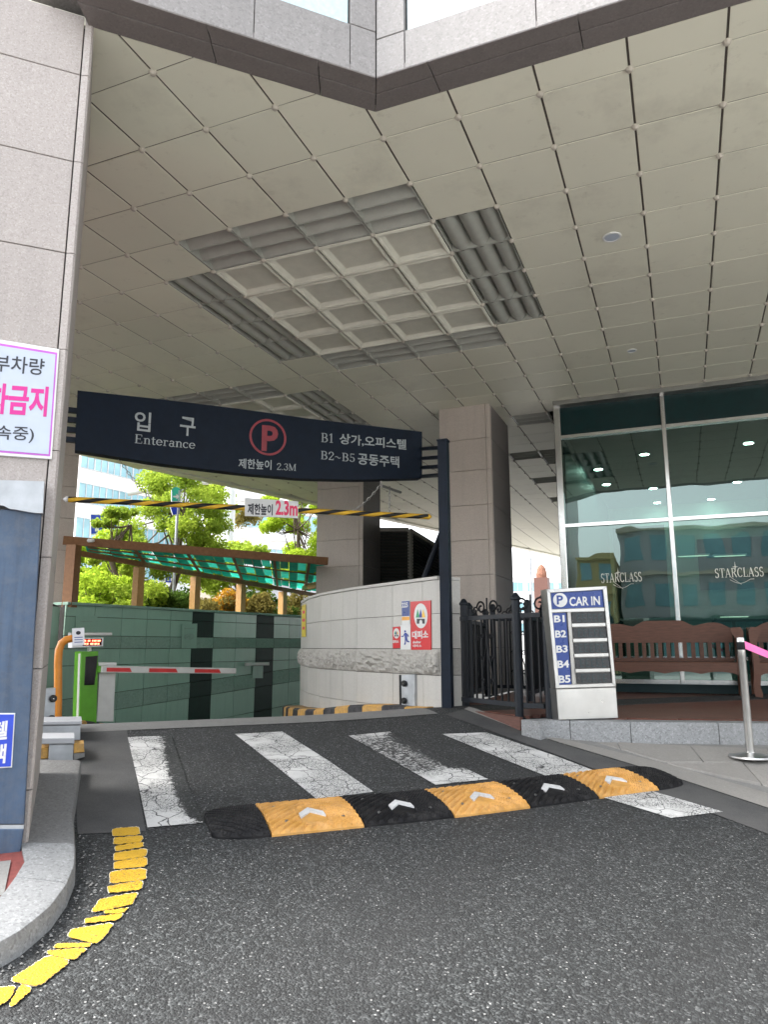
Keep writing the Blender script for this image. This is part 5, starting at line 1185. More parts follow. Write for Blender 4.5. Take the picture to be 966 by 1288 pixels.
letters(bp, tx('텔', .03), NP, 'white', (-8, 929), (9.5, 927.5), (-8, 906), .083, .002); letters(bp, tx('택', .03), NP, 'white', (-10, 958.5), (7.5, 957), (-10, 934.5), .083, .002)

# low concrete blocks and guard plate at the left foot of the ramp
bx = thing('plinth_block', 'grey plinth blocks with a flat metal lid at the left ramp edge', 'block', onR(80, 955))
k0 = onR(76, 960); K1 = Plane(k0.xy, (k0.x+1, k0.y+1)); K2 = Plane((k0.x-.38, k0.y+.38), (k0.x+.62, k0.y+1.38)); kn = K1.n
def kb(name, P, pts, mat, th, off=0., ch=.004): return build(name, MB().slab(quad_px(P, pts, off), P.n, th, ch), mat, bx)
kb('front_box', K1, [(61, 936), (92, 936), (91, 962), (60, 963)], 'galvanised', .22); kb('front_lid', K1, [(46, 928.5), (93, 928), (93, 935.5), (46, 936)], 'render_grey', .36, .02)
kb('rear_box', K2, [(46, 912.5), (100.5, 912), (100.5, 931), (46, 932)], 'galvanised', .40); kb('rear_lid', K2, [(44, 908), (102.5, 907), (102.5, 911.5), (44, 912)], 'render_grey', .44, .02)
kb('painted_end', K1, [(45, 941), (60.5, 940), (60, 954), (45, 955)], 'kerb_yellow', .2, -.03); kb('painted_end', K1, [(92.5, 935.5), (105, 935), (105.5, 946), (92, 947.5)], 'kerb_yellow', .2, -.03)
kb('foot', K1, [(45, 956), (60, 955), (60, 966), (45, 968)], 'concrete', .25, -.02); kb('foot', K1, [(92, 948), (106, 947), (106, 952), (92, 957)], 'concrete', .25, -.02)
GP = Plane(V(atD(50, 890, 8.2)).xy, V(atD(90, 890, 8.3)).xy); guard('grey metal guard plate with two black bumpers beside the orange pipe', GP, [(52, 866), (69.5, 865), (68.5, 907), (52, 907)], [(65.5, 878.5), (63.5, 904)])
op = thing('orange_pipe', 'thick orange pipe bent over beside the barrier machine', 'pipe', atD(72, 908, 8.6)); D_ = 8.6
pth = [atD(72, 910, D_), atD(72.5, 870, D_), atD(72.5, 832, D_), atD(73.5, 818, D_), atD(77, 809, D_), atD(83, 804.5, D_), atD(91, 803, D_), atD(104, 803, D_)]; build('pipe', MB().tube(pth, .040, 14), 'orange_pipe', op, smooth=True)
q = Plane(atD(85, 810, 8.52).xy, atD(110, 810, 8.52).xy); t = plate_thing('paper_notice', 'white paper notice taped on the end of the orange pipe', [(90, 790.5), (105.5, 789.5), (106, 811), (91, 812)], 'paper', q, 0., .004, 'notice')
disc(q, 98, 796, 3, 2.4, 'ink', t, .003, 'mark')
for yy in (801, 804, 807): poly_px(q, [(93, yy+1.3), (103.5, yy+.9), (103.5, yy), (93, yy+.4)], 'navy_ink', t, .003, 'text_line')

# ================================================================== barrier machine
MD = 10.4; MP = Plane(atD(95, 860, MD).xy, atD(150, 860, MD+.25).xy); mach = thing('barrier_machine', 'green and white parking barrier machine with a red striped boom', 'barrier', atD(120, 905, MD))
mslab = lambda name, pts, mat, off, th, parent=mach, ch=.004: build(name, MB().slab(quad_px(MP, pts, off), MP.n, th, ch), mat, parent)
Zm = lambda x, y: (60+x/3.864, 760+y/3.864)
mslab('green_column', [Zm(162, 230), Zm(245, 228), Zm(235, 580), Zm(150, 580)], 'machine_green', .02, .2); mslab('column_edge', [Zm(155, 240), Zm(161.5, 240), Zm(149.5, 580), Zm(144, 580)], 'machine_white', 0, .05)
mslab('screen', [Zm(183, 255), Zm(243, 250), Zm(226, 392), Zm(176, 394)], 'black_glass', .026, .012)
mslab('cabinet', [Zm(252, 300), Zm(330, 300), Zm(318, 570), Zm(236, 570)], 'machine_white', .0, .2); mslab('cabinet_top', [Zm(245, 283), Zm(334, 283), Zm(333, 299), Zm(247, 299)], 'white', .02, .24)
mslab('hinge_block', [Zm(246, 300), Zm(283, 299), Zm(280, 332), Zm(244, 332)], 'machine_green', .06, .08)
be0, be1 = MP(*Zm(262, 316), .10), None
be1 = atD(297, 844, 11.4); bdv = be1-be0; bm = build('boom', MB().slab([be0+V((0, 0, .045)), be1+V((0, 0, .04)), be1-V((0, 0, .04)), be0-V((0, 0, .045))], V((bdv.y, -bdv.x, 0)) if V((bdv.y, -bdv.x, 0)).dot(-be0) > 0 else V((-bdv.y, bdv.x, 0)), .035, .006), 'machine_white', mach)
bn = V((bdv.y, -bdv.x, 0)).normalized(); bn = bn if bn.dot(-be0) > 0 else -bn
for f0, f1 in ((.03, .20), (.32, .53), (.66, .87)): a, b = be0+bdv*f0+bn*.004, be0+bdv*f1+bn*.004; build('boom_stripe', MB().slab([a+V((0, 0, .022)), b+V((0, 0, .022))-bdv*.015, b-V((0, 0, .03)), a-V((0, 0, .03))], bn, .003), 'boom_red', bm)
lb = thing('led_display', 'small red lit display board above the green machine', 'display', MP(*Zm(200, 215))); 
mslab('case', [Zm(118, 165), Zm(270, 162), Zm(268, 205), Zm(116, 212)], 'render_white', .05, .12, lb); mslab('face', [Zm(172, 168), Zm(262, 166), Zm(260, 200), Zm(168, 202)], 'black_glass', .054, .004, lb, .001)
for row in (173, 188):
    x = 178
    while x < 250: wd_ = random.choice((6, 9, 12, 15)); mslab('led_mark', [Zm(x, row+1), Zm(x+wd_, row), Zm(x+wd_, row+8), Zm(x, row+9)], 'led_red', .056, .002, lb, 0); x += wd_+random.choice((3, 5, 9))
mslab('stem', [Zm(200, 206), Zm(212, 206), Zm(211, 232), Zm(199, 232)], 'machine_white', .0, .05, lb)
tb_ = thing('wall_lamp', 'pale tube lamp above the red lit display', 'lamp', MP(*Zm(210, 145))); mslab('tube', [Zm(105, 138), Zm(313, 138), Zm(313, 152), Zm(105, 152)], 'machine_white', -.2, .05, tb_, .012); mslab('holder', [Zm(150, 152), Zm(162, 152), Zm(162, 164), Zm(150, 164)], 'machine_white', -.2, .04, tb_)
# machine island
isl = thing('striped_kerb', 'yellow and black painted kerb under the barrier machine', 'kerb', MP(*Zm(150, 560))); 
ka, kb = MP(*Zm(120, 556), .45), atD(215, 921, 13.2); kd = (kb-ka); nrm = V((kd.y, -kd.x, 0)).normalized()
if nrm.dot(-ka) < 0: nrm = -nrm
for k in range(9):
    f0, f1 = k/9+.001, (k+1)/9-.001; a, b = ka+kd*f0, ka+kd*f1; build('painted_block', MB().slab([a, b, b-nrm*.9, a-nrm*.9], (0, 0, 1), .5, .02), 'kerb_yellow' if k % 2 == 0 else 'kerb_black', isl)

# ================================================================== ramp wall, green canopy light painted into its tiles
W0, W1 = V((-9.60, 9.42, 0)), V((-8.55, 16.6, 0)); GW = Plane(W0, W1); gw = thing('ramp_wall', 'pale tiled wall with dark columns along the ramp, green canopy light in its colour', 'wall', (W0.x, W0.y, E-2.2))
wl = (W1-W0).length; wu = (W1-W0).normalized(); wnn = GW.n
build('core', MB().slab([W0-wnn*.03+V((0, 0, E-3)), W1-wnn*.03+V((0, 0, E-3)), W1-wnn*.03+V((0, 0, E+.70)), W0-wnn*.03+V((0, 0, E+.70))], wnn, .25), 'ceiling_gap', gw)
zt_ = lambda d: E+.70
rowsz = [(-2.8, -2.1, 0), (-2.1, -1.5, 0), (-1.5, -.98, 0), (-.98, -.68, 1), (-.68, -.30, 0), (-.30, -.02, 0), (-.02, .20, 2), (.20, .52, 0), (.52, .71, 0)]
xcol = [on_ for on_ in [(GW(x, 800)-W0).dot(wu) for x in (241, 268, 322, 344)]]
ed_ = [0]; 
d = 0
bnd = sorted(xcol)
d = 0; edges = [0.0]
stops = bnd+[wl]
for s_ in stops:
    n_ = max(1, round((s_-edges[-1])/.62)); a0 = edges[-1]
    edges += [a0+(s_-a0)*(i+1)/n_ for i in range(n_)]
for a, b in zip(edges, edges[1:]):
    dark = any(abs(a-p)+abs(b-q) < 1e-6 or (a >= p-1e-6 and b <= q+1e-6) for p, q in ((bnd[0], bnd[1]), (bnd[2], bnd[3])))
    for za, zb, k in rowsz:
        sl_d = -.055*(a if k != 9 else 0) if za < -.3 else 0; g = .004; sl_e = -.055*b if za < -.3 else 0
        P_ = lambda d_, z_, o=0: W0+wu*d_+wnn*o+V((0, 0, E+z_))
        lo0, lo1 = (0 if za >= -.3 else .055*(a-3)), (0 if za >= -.3 else .055*(b-3)); hi0, hi1 = (0 if zb > -.35 else .055*(a-3)), (0 if zb > -.35 else .055*(b-3))
        if k and not (dark): mt = 'greenlit_rough'; o_ = .012
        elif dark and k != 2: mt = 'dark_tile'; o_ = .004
        elif dark: mt = 'greenlit_rough'; o_ = .012
        else: mt = 'greenlit_tile'; o_ = 0
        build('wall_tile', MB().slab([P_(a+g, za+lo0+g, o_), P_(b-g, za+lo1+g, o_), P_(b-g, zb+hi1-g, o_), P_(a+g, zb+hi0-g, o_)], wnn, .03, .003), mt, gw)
build('coping', MB().slab([W0+wnn*.05+V((0, 0, E+.755)), W1+wnn*.05+V((0, 0, E+.755)), W1-wnn*.35+V((0, 0, E+.755)), W0-wnn*.35+V((0, 0, E+.755))], (0, 0, 1), .045, .006), 'greenlit_rough', gw)
def wnote(name, lab, pts, cat='notice'):
    t = plate_thing(name, lab, pts, 'greenlit_tile', GW, .03, .008, cat); return t
Zw = Zm
t = wnote('wall_notice', 'faded pale notice on the ramp wall left of the first dark column', [Zw(652, 95), Zw(726, 94), Zw(722, 214), Zw(648, 214)]); disc(GW, *Zw(687, 158), 26/3.864, 16/3.864, 'greenlit_rough', t, .034, 'mark'); poly_px(GW, [Zw(664, 116), Zw(712, 115), Zw(712, 120), Zw(664, 121)], 'greenlit_rough', t, .034)
t = wnote('wall_notice', 'faded pale notice on the ramp wall behind the barrier machine', [Zw(134, 58), Zw(240, 56), Zw(238, 135), Zw(132, 136)]); poly_px(GW, [Zw(158, 82), Zw(214, 81), Zw(214, 86), Zw(158, 87)], 'greenlit_rough', t, .034)
t = wnote('wall_notice', 'faded pale notice beside the second dark column of the ramp wall', [(318, 836), (331, 836), (330.5, 853), (317.5, 853)])
lp2 = thing('wall_lamp', 'pale tube lamp on the ramp wall by the right dark column', 'lamp', GW(325, 835)); build('tube', MB().slab(quad_px(GW, [(310, 833.5), (339, 833), (339, 837), (310, 837.5)], .12), GW.n, .06, .012), 'machine_white', lp2); build('bracket', MB().slab(quad_px(GW, [(323, 833), (327, 833), (327, 836), (323, 836)], .055), GW.n, .06), 'galvanised', lp2)
# near return of the wall, left of the ramp
rw = thing('ramp_side_wall', 'grey green low wall at the left side of the ramp', 'wall', (-9.3, 8.4, E-1.6))
ra, rb_ = V((-9.66, 9.36, 0)), V((-8.3, 7.05, 0)); rn = V((rb_.y-ra.y, -(rb_.x-ra.x), 0)).normalized(); rn = rn if rn.dot(-ra) > 0 else -rn
build('core', MB().slab([ra-rn*.03+V((0, 0, E-2)), rb_-rn*.03+V((0, 0, E-2)), rb_-rn*.03+V((0, 0, E+.9)), ra-rn*.03+V((0, 0, E+.68))], rn, .2), 'ceiling_gap', rw)
for i in range(4):
    a, b = ra.lerp(rb_, i/4+.002), ra.lerp(rb_, (i+1)/4-.002)
    for za, zb in ((-1.6, -.62), (-.615, -.02), (-.015, .66)): build('wall_tile', MB().slab([a+V((0, 0, E+za)), b+V((0, 0, E+za)), b+V((0, 0, E+zb)), a+V((0, 0, E+zb))], rn, .03, .003), 'granite_brown' if i > 1 else 'greenlit_tile', rw)

# ================================================================== timber canopy with green sheets
cano = thing('ramp_canopy', 'brown timber canopy roofed with green translucent sheets over the ramp', 'canopy', (-9.5, 9.6, E+.7))
FL = GW(97, 700); FL = V((W0.x+wu.x*.12, W0.y+wu.y*.12, 0))-wnn*.12
fl = V((FL.x, FL.y, E+1.62)); Fd = GW(356, 742, -.12); fr2 = V((Fd.x, Fd.y, E+1.36)); fr3 = fl+(fr2-fl)*1.25
nl = fl+V((.0, .0, .19)); nr = atD(412, 703.5, 14.2); nr = V((nr.x, nr.y, E+1.64))
nf = lambda f: nl.lerp(nr, f); ff = lambda f: fl.lerp(fr3, f)
def beam(name, a, b, w_, h, mat='timber_dark', up=V((0, 0, 1))):
    d = (b-a).normalized(); s_ = d.cross(up).normalized()*w_/2; u_ = s_.cross(d).normalized()*h/2
    return build(name, MB().prism([a+s_+u_, a-s_+u_, a-s_-u_, a+s_-u_], b-a), mat, cano)
beam('edge_beam', nl-(nr-nl).normalized()*.15, nr, .08, .145); beam('edge_beam', fl, fr3, .08, .09)
for f in (.22, .42, .60, .77, .92): beam('rafter', ff(f)+V((0, 0, .035)), nf(f)-V((0, 0, .045)), .05, .025)
for g in (.34, .67): beam('purlin', ff(.05).lerp(nf(.05)-V((0, 0, .08)), g)+V((0, 0, .035)), ff(.98).lerp(nf(.98)-V((0, 0, .08)), g)+V((0, 0, .035)), .05, .022)
fs_ = np.linspace(.04, .99, 13)
for k, (fa_, fb_) in enumerate(zip(fs_, fs_[1:])):
    for j, (g0, g1) in enumerate(((.02, .34), (.34, .67), (.67, .98))):
        A_ = lambda f, g, dz=0: ff(f).lerp(nf(f)-V((0, 0, .08)), g)+V((0, 0, .055+dz)); m_ = fa_+(fb_-fa_)*.5
        build('roof_sheet', MB().slab([A_(fa_+.002, g0+.01), A_(m_, g0+.01), A_(m_, g1-.01), A_(fa_+.002, g1-.01)], (0, 0, 1), .006), 'roof_sheet_shaded', cano)
        build('roof_sheet', MB().slab([A_(m_+.001, g0+.05, .004), A_(fb_-.002, g0+.05, .004), A_(fb_-.002, g1-.06, .004), A_(m_+.001, g1-.06, .004)], (0, 0, 1), .006), 'roof_sheet_sunlit' if (k+j) % 2 == 0 or j == 1 else 'roof_sheet_shaded', cano)
def cpost(x, top):
    p = GW(x, 768, -.12); build('post', MB().box((p.x, p.y, (E+.75+top)/2), (.15, .15, top-E-.75), math.atan2(wu.y, wu.x)), 'timber', cano)
p = fl; build('post', MB().box((p.x+.06, p.y-.02, E+1.20), (.18, .18, 1.06), .2), 'timber_dark', cano)
for x in (171.5, 244, 302, 355): 
    q = GW(x, 768, -.12); f = (q-fl).xy.dot((fr3-fl).xy)/((fr3-fl).xy.dot((fr3-fl).xy)); cpost(x, fl.z+(fr3.z-fl.z)*f-.06)
beam('cross_beam', atD(382, 739, 17.6), atD(408, 734.5, 16), .1, .14, 'timber')
lamp = thing('canopy_lamp', 'small white lamp on the left end of the canopy beam', 'lamp', nl.lerp(nr, .05)); q = nl.lerp(nr, .055)+V((.09, -.06, .02)); build('lens', MB().lathe(q-V((.06, 0, 0)), [(.01, 0), (.035, .02), (.035, .10), (.02, .13)], 10, (1, .3, 0)), 'white', lamp); build('arm', MB().tube([q, q+V((-.07, .08, .03))], .012, 6), 'iron', lamp)

# ================================================================== beyond the ramp: ground, hedge, trees, street, buildings
RG = E+.35
tag(build('garden_ground', MB().add([(-9.9, 9.3, RG), (-8.75, 17, RG), (-6.5, 24, RG), (-6.5, 27, RG), (-60, 45, RG), (-60, 9, RG)], [(0, 1, 2, 3, 4, 5)]), 'soil'), kind='structure')
tag(build('rear_ground', MB().add([(-4.5, 22, E-.72), (40, 22, E-.72), (400, 400, E-.72), (-400, 400, E-.72), (-400, 9, E-.72), (-12, 9, E-.72), (-12, 22, E-.72)], [(0, 1, 2, 3, 4, 5, 6)]), 'rear_bounce'), kind='structure')  # ground colour lightened to throw bounce light under the back of the ceiling
def leaf_cloud(centers, radii, n, size, flat=.8, shell=.55):
    """leaf-sized faces spread through clumps; tone = light and dark leaves"""
    centers, radii = np.array(centers), np.array(radii); wv = radii**2; pick = rng.choice(len(centers), n, p=wv/wv.sum())
    d = rng.normal(size=(n, 3)); d /= np.linalg.norm(d, axis=1)[:, None]; r = rng.random(n)**shell
    p = centers[pick]+d*(radii[pick]*r)[:, None]*np.array([1, 1, flat]); a = rng.normal(size=(n, 3)); a /= np.linalg.norm(a, axis=1)[:, None]; b = np.cross(a, rng.normal(size=(n, 3))); b /= np.linalg.norm(b, axis=1)[:, None]
    s = size*rng.uniform(.6, 1.3, n)[:, None]
    v = np.stack([p-a*s, p+b*s*.5, p+a*s, p-b*s*.5], 1).reshape(-1, 3); cl = rng.random(len(centers))[pick]; tone = np.clip(.55*cl+.45*rng.random(n), 0, 1); return v, tone
def foliage(name, v, tone, mat, parent, sub=None):
    n = len(v)//4; PM = XF[parent] if parent else Matrix(); o0 = np.array(PM.translation); me = bpy.data.meshes.new(name); v = v-o0
    me.vertices.add(len(v)); me.vertices.foreach_set('co', v.astype(np.float32).ravel()); me.loops.add(4*n); me.loops.foreach_set('vertex_index', np.arange(4*n, dtype=np.int32)); me.polygons.add(n)
    me.polygons.foreach_set('loop_start', np.arange(0, 4*n, 4, dtype=np.int32)); me.polygons.foreach_set('loop_total', np.full(n, 4, dtype=np.int32)); at = me.attributes.new('tone', 'FLOAT', 'FACE'); at.data.foreach_set('value', tone.astype(np.float32))
    me.update(); me.validate(); me.materials.append(MATS[mat]); o = bpy.data.objects.new(name, me); link(o, parent, PM); return o
def tree(lab, base, h, crown_z, rx, rz_, mat, n, size, trunk=.09, nclump=34, seed=1, dropout=.2):
    global rng
    rng = np.random.default_rng(seed); rd = random.Random(seed); t = thing('tree', lab, 'tree', base, group='trees beyond the ramp canopy'); B = V(base)
    tr = MB(); pth = [B+V((rd.gauss(0, .03)*i, rd.gauss(0, .03)*i, h*.72*i/6)) for i in range(7)]; tr.tube(pth, [trunk*(1-.1*i) for i in range(7)], 10)
    cs_, rs_ = [], []; C = B+V((0, 0, crown_z))
    for k in range(nclump):
        a = rd.uniform(0, 2*math.pi); e = math.asin(rd.uniform(-.85, 1)); q = rd.uniform(.35, 1)**.6
        c = C+V((math.cos(a)*math.cos(e)*rx*q, math.sin(a)*math.cos(e)*rx*q, math.sin(e)*rz_*q)); cs_.append(tuple(c)); rs_.append(rd.uniform(.16, .32)*rx)
        st_ = pth[rd.randint(3, 6)]; md = st_.lerp(c, .5)+V((0, 0, -.12*rx)); tr.tube([st_, md, c], [trunk*.32, trunk*.2, trunk*.05], 5)
    build('trunk', tr, 'trunk', t, smooth=True); v, tone = leaf_cloud(cs_, rs_, n, size); foliage('crown', v, tone, mat, t); return t
def g(x, D): p = atD(x, 800, D); return (p.x, p.y, RG)
tree('broad green tree left of centre rising behind the canopy', g(214, 21), 5.0, 3.0, 1.5, 1.75, 'leaf_green', 28000, .047, .12, 44, 3)
tree('small lime green tree right, beside the granite column', g(370, 22), 5.2, 3.0, 1.3, 2.4, 'leaf_lime', 28000, .048, .08, 34, 5)
tree('pale leafy tree at the far left edge of the opening', g(139, 18.6), 3.6, 2.15, .75, .9, 'leaf_green', 6000, .05, .08, 22, 8)
tree('green tree in the middle with a low spreading crown', g(296, 25), 4.0, 2.35, 1.5, .95, 'leaf_green', 7000, .09, .09, 26, 11)
tree('yellow lime tree low at the left behind the canopy post', g(128, 20), 2.9, 1.65, 1.3, 1.05, 'leaf_lime', 8000, .07, .07, 26, 14)
tree('slim dark tree far behind the middle of the canopy', g(255, 34), 7, 5.6, 1.6, 2.2, 'leaf_green', 6000, .12, .1, 24, 17)
def shrub(lab, x, D, w_, h, mat, n, size, seed):
    global rng
    rng = np.random.default_rng(seed); rd = random.Random(seed); b = V(g(x, D)); t = thing('shrub', lab, 'shrub', b, group='shrubs along the top of the ramp wall'); cs_, rs_ = [], []; tr = MB()
    for k in range(16):
        a = rd.uniform(0, 6.3); q = rd.random()**.5; c = b+V((math.cos(a)*w_*q, math.sin(a)*w_*q*.7, h*rd.uniform(.25, .9))); cs_.append(tuple(c)); rs_.append(h*rd.uniform(.18, .3)); tr.tube([b+V((rd.gauss(0, .05), rd.gauss(0, .05), 0)), c], [.015, .005], 5)
    build('stem', tr, 'trunk', t); v, tone = leaf_cloud(cs_, rs_, n, size); foliage('foliage', v, tone, mat, t)
for k, (x, D, w_, h, mt, lab) in enumerate([(118, 16.2, .9, 1.15, 'leaf_lime', 'bright lime shrub at the left end of the ramp wall'), (150, 16, .8, 1.0, 'leaf_green', 'green shrub behind the first canopy post'), (196, 16.6, .8, 1.0, 'leaf_dark', 'dark green shrub between the first two canopy posts'), (228, 17, .7, .8, 'leaf_dark', 'low dark shrub left of the second canopy post'), (262, 17.6, .7, .85, 'leaf_dry', 'brownish shrub right of the second canopy post'), (281, 18, .45, .95, 'leaf_orange', 'small orange shrub between canopy posts'), (322, 18.6, .8, .95, 'leaf_dry', 'dry twiggy shrub between the third and fourth posts'), (345, 19.2, .8, 1.0, 'leaf_dark', 'dark shrub left of the last canopy post'), (378, 19.6, .8, 1.0, 'leaf_dry', 'dry shrub at the right end near the white wall')]): shrub(lab, x, D, w_, h, mt, 4200, .045, 40+k)
hd_ = []
for k in range(26): hd_.append((*V(g(85+12.5*k, 20.6+.08*k)).xy, RG+.4))
rng = np.random.default_rng(77); v, tone = leaf_cloud(hd_, [.75]*26, 22000, .05); hg = foliage('hedge', v, tone, 'leaf_dark', None); tag(hg, 'dark green clipped hedge along the back of the garden', 'hedge')

def block(lab, x0, D0, x1, D1, zt, mat, floors, bays, ww, wh, first, deep=14., balc=None, group='apartment blocks in the background', zb=None, sill=True):
    a, b = atD(x0, 700, D0), atD(x1, 700, D1); a.z = b.z = E-.7; u = V((b.x-a.x, b.y-a.y, 0)); L = u.length; u.normalize(); n = V((u.y, -u.x, 0)); n = n if n.dot(-a) > 0 else -n
    t = thing('apartment_building', lab, 'building', a.lerp(b, .5), group=group); build('wall', MB().prism([a, b, b-n*deep, a-n*deep], (0, 0, zt)), mat, t)
    fh = (zt-first)/floors; fp = wpn = None
    for i in range(floors):
        z = E-.7+first+fh*i+fh*.28
        for k in range(bays):
            c = a+u*(L*(k+.5)/bays); q = [c-u*ww/2+V((0, 0, z)), c+u*ww/2+V((0, 0, z)), c+u*ww/2+V((0, 0, z+wh)), c-u*ww/2+V((0, 0, z+wh))]; q = [V((p.x, p.y, q_.z if 0 else p.z-a.z)) for p, q_ in zip(q, q)]
            if fp is None:
                fr_ = MB(); fr_.slab(q, n, .02); c0 = c.copy(); z0 = z
                o = MB()
                for s_ in (-1, 0, 1): o.box(c+u*s_*(ww/2-.03)+V((0, 0, z-c.z+wh/2))+n*.03, (.07, .10, wh+.06), math.atan2(u.y, u.x))
                for s_ in (0, 1): o.box(c+V((0, 0, z-c.z+wh*s_))+n*.03, (ww+.06, .10, .07), math.atan2(u.y, u.x))
                fp = build('window_frame', o, 'window_frame', t, origin=V((c.x, c.y, z))); pn = MB().slab([c-u*ww/2+V((0, 0, z-c.z))+n*.03, c+u*ww/2+V((0, 0, z-c.z))+n*.03, c+u*ww/2+V((0, 0, z-c.z+wh))+n*.03, c-u*ww/2+V((0, 0, z-c.z+wh))+n*.03], n, .02); wpn = build('pane', pn, 'window_blue', fp, origin=V((c.x, c.y, z))); continue
            M = Matrix.Translation((c.x, c.y, z)); f2 = share('window_frame', fp, t, M); share('pane', wpn, f2, M)
    if balc:
        for i in range(floors+1): build('ledge', MB().slab([a+n*balc+V((0, 0, first+fh*i-.1)), b+n*balc+V((0, 0, first+fh*i-.1)), b+n*balc+V((0, 0, first+fh*i+.25)), a+n*balc+V((0, 0, first+fh*i+.25))], n, balc-.01), mat, t)
    return t
block('white apartment block with blue windows at the left of the opening', 92, 66, 232, 74, 27, 'render_white', 8, 9, 1.5, 1.7, 3)
block('white apartment block with wide balconies right of the white gantry pole', 290, 60, 420, 64, 25, 'render_white', 7, 6, 1.6, 1.4, 3.4, balc=.7)
block('grey block between the two white apartment blocks', 205, 92, 310, 92, 30, 'render_grey', 9, 8, 1.2, 1.5, 2)
block('long white apartment block far behind the passage', 600, 120, 900, 140, 12, 'render_white', 3, 16, 2, 1.5, 2)
# raised road parapet seen between the trees
pr_ = thing('parapet', 'pale raised road parapet beyond the trees', 'wall', atD(300, 660, 42)); a, b = atD(288, 690, 42), atD(420, 690, 46)
build('wall', MB().slab([V((a.x, a.y, E+5.6)), V((b.x, b.y, E+5.4)), V((b.x, b.y, E+4.6)), V((a.x, a.y, E+4.8))], (1, -1, 0), .5), 'render_white', pr_); build('base', MB().slab([V((a.x-.4, a.y, E+4.6)), V((b.x-.4, b.y, E+4.4)), V((b.x-.4, b.y, E-.7)), V((a.x-.4, a.y, E-.7))], (1, -1, 0), .5), 'render_grey', pr_)
# white gantry over the street
gt = thing('sign_gantry', 'thick white traffic gantry pole with a long curved arm', 'gantry', atD(286, 770, 30)); p = atD(286, 700, 30)
build('pole', MB().tube([V((p.x, p.y, E-.7)), V((p.x, p.y, E+8.5))], .24, 16), 'gantry', gt, smooth=True); q0 = atD(284, 602, 30); q1 = atD(160, 620, 30.5); build('arm', MB().tube([q0, q0.lerp(q1, .5)+V((0, 0, .08)), q1], [.17, .16, .13], 12), 'gantry', gt, smooth=True)
def street_sign(lab, pts, D, mat, pole=True):
    P = Plane(atD(pts[0][0], 700, D).xy, atD(pts[1][0], 700, D+.1).xy); t = plate_thing('road_sign', lab, [(x, y) for x, y in pts], 'white', P, 0, .03); cx, cy = sum(p[0] for p in pts)/4, sum(p[1] for p in pts)/4
    poly_px(P, [(cx+(x-cx)*.9, cy+(y-cy)*.9) for x, y in pts], mat, t, .004, 'field')
    c = P(cx, cy, -.06); tp = P(cx, min(p[1] for p in pts), -.06)
    if pole: build('pole', MB().tube([V((c.x, c.y, RG)), V((c.x, c.y, tp.z))], .03, 8), 'galvanised', t)
    return t, P
t, P = street_sign('round topped green road sign with white arrow above a blue sign', [(215.5, 617), (226.5, 616), (226.5, 631), (215.5, 631)], 18.6, 'sign_green', False); disc(P, 221, 617, 5.4, 4.5, 'sign_green', t, .003, 'round_top')
poly_px(P, [(217.5, 623.6), (221.5, 623.6), (221.5, 621), (225, 624.6), (221.5, 628), (221.5, 625.6), (217.5, 625.6)], 'white', t, .007, 'arrow'); P_pole = P(221, 640)
pl = thing('sign_pole', 'thin pole behind the canopy holding the green arrow sign', 'pole', (P_pole.x, P_pole.y, RG)); build('pole', MB().tube([V((P_pole.x, P_pole.y+.06, RG)), V((P_pole.x, P_pole.y+.06, P(221, 616).z))], .035, 8), 'galvanised', pl)
street_sign('small blue sign under the green arrow sign', [(214, 638), (226, 637), (225, 646.5), (217, 648)], 18.6, 'blue_plate', False)
t, P = street_sign('large blue direction sign at the far left among leaves', [(113, 646), (131, 647), (129, 671), (113.5, 673)], 21.5, 'blue_plate'); poly_px(P, [(116, 657), (126, 655.5), (126, 658), (116, 659.5)], 'white', t, .007, 'arrow'); poly_px(P, [(119, 664), (124, 663), (124, 668), (119, 668.5)], 'white', t, .007, 'arrow')
street_sign('small blue direction sign half hidden by leaves', [(133, 656), (150, 655.5), (150, 663.5), (133, 662.5)], 21.8, 'blue_plate')
t, P = street_sign('small blue street sign with white marks seen through the canopy posts', [(207, 724), (226.5, 725.5), (226.5, 734), (207, 732.5)], 24, 'blue_plate')
for k in range(4): poly_px(P, [(210+4*k, 727.2), (212.5+4*k, 727.4), (212.5+4*k, 731), (210+4*k, 730.8)], 'white', t, .008, 'mark')
t = thing('street_stall', 'low salmon coloured roof and boxes beyond the canopy', 'stall', atD(268, 690, 33)); p = atD(268, 700, 33)
build('roof', MB().box((p.x, p.y, E+4.05), (1.5, 1.2, .5), .4), 'pink_red', t); build('body', MB().box((p.x, p.y, E+1.6), (1.3, 1.0, 4.4), .4), 'render_beige', t)
rng = np.random.default_rng(5); v, tone = leaf_cloud([tuple(atD(x, y, 36)) for x, y in ((305, 650), (312, 645), (300, 656), (318, 652))], [.5]*4, 1200, .08); rb2 = foliage('shrub', v, tone, 'leaf_dry', None); rb2.name = 'shrub'; tag(rb2, 'brownish leafy shrub below the height limit plate in the distance', 'shrub')

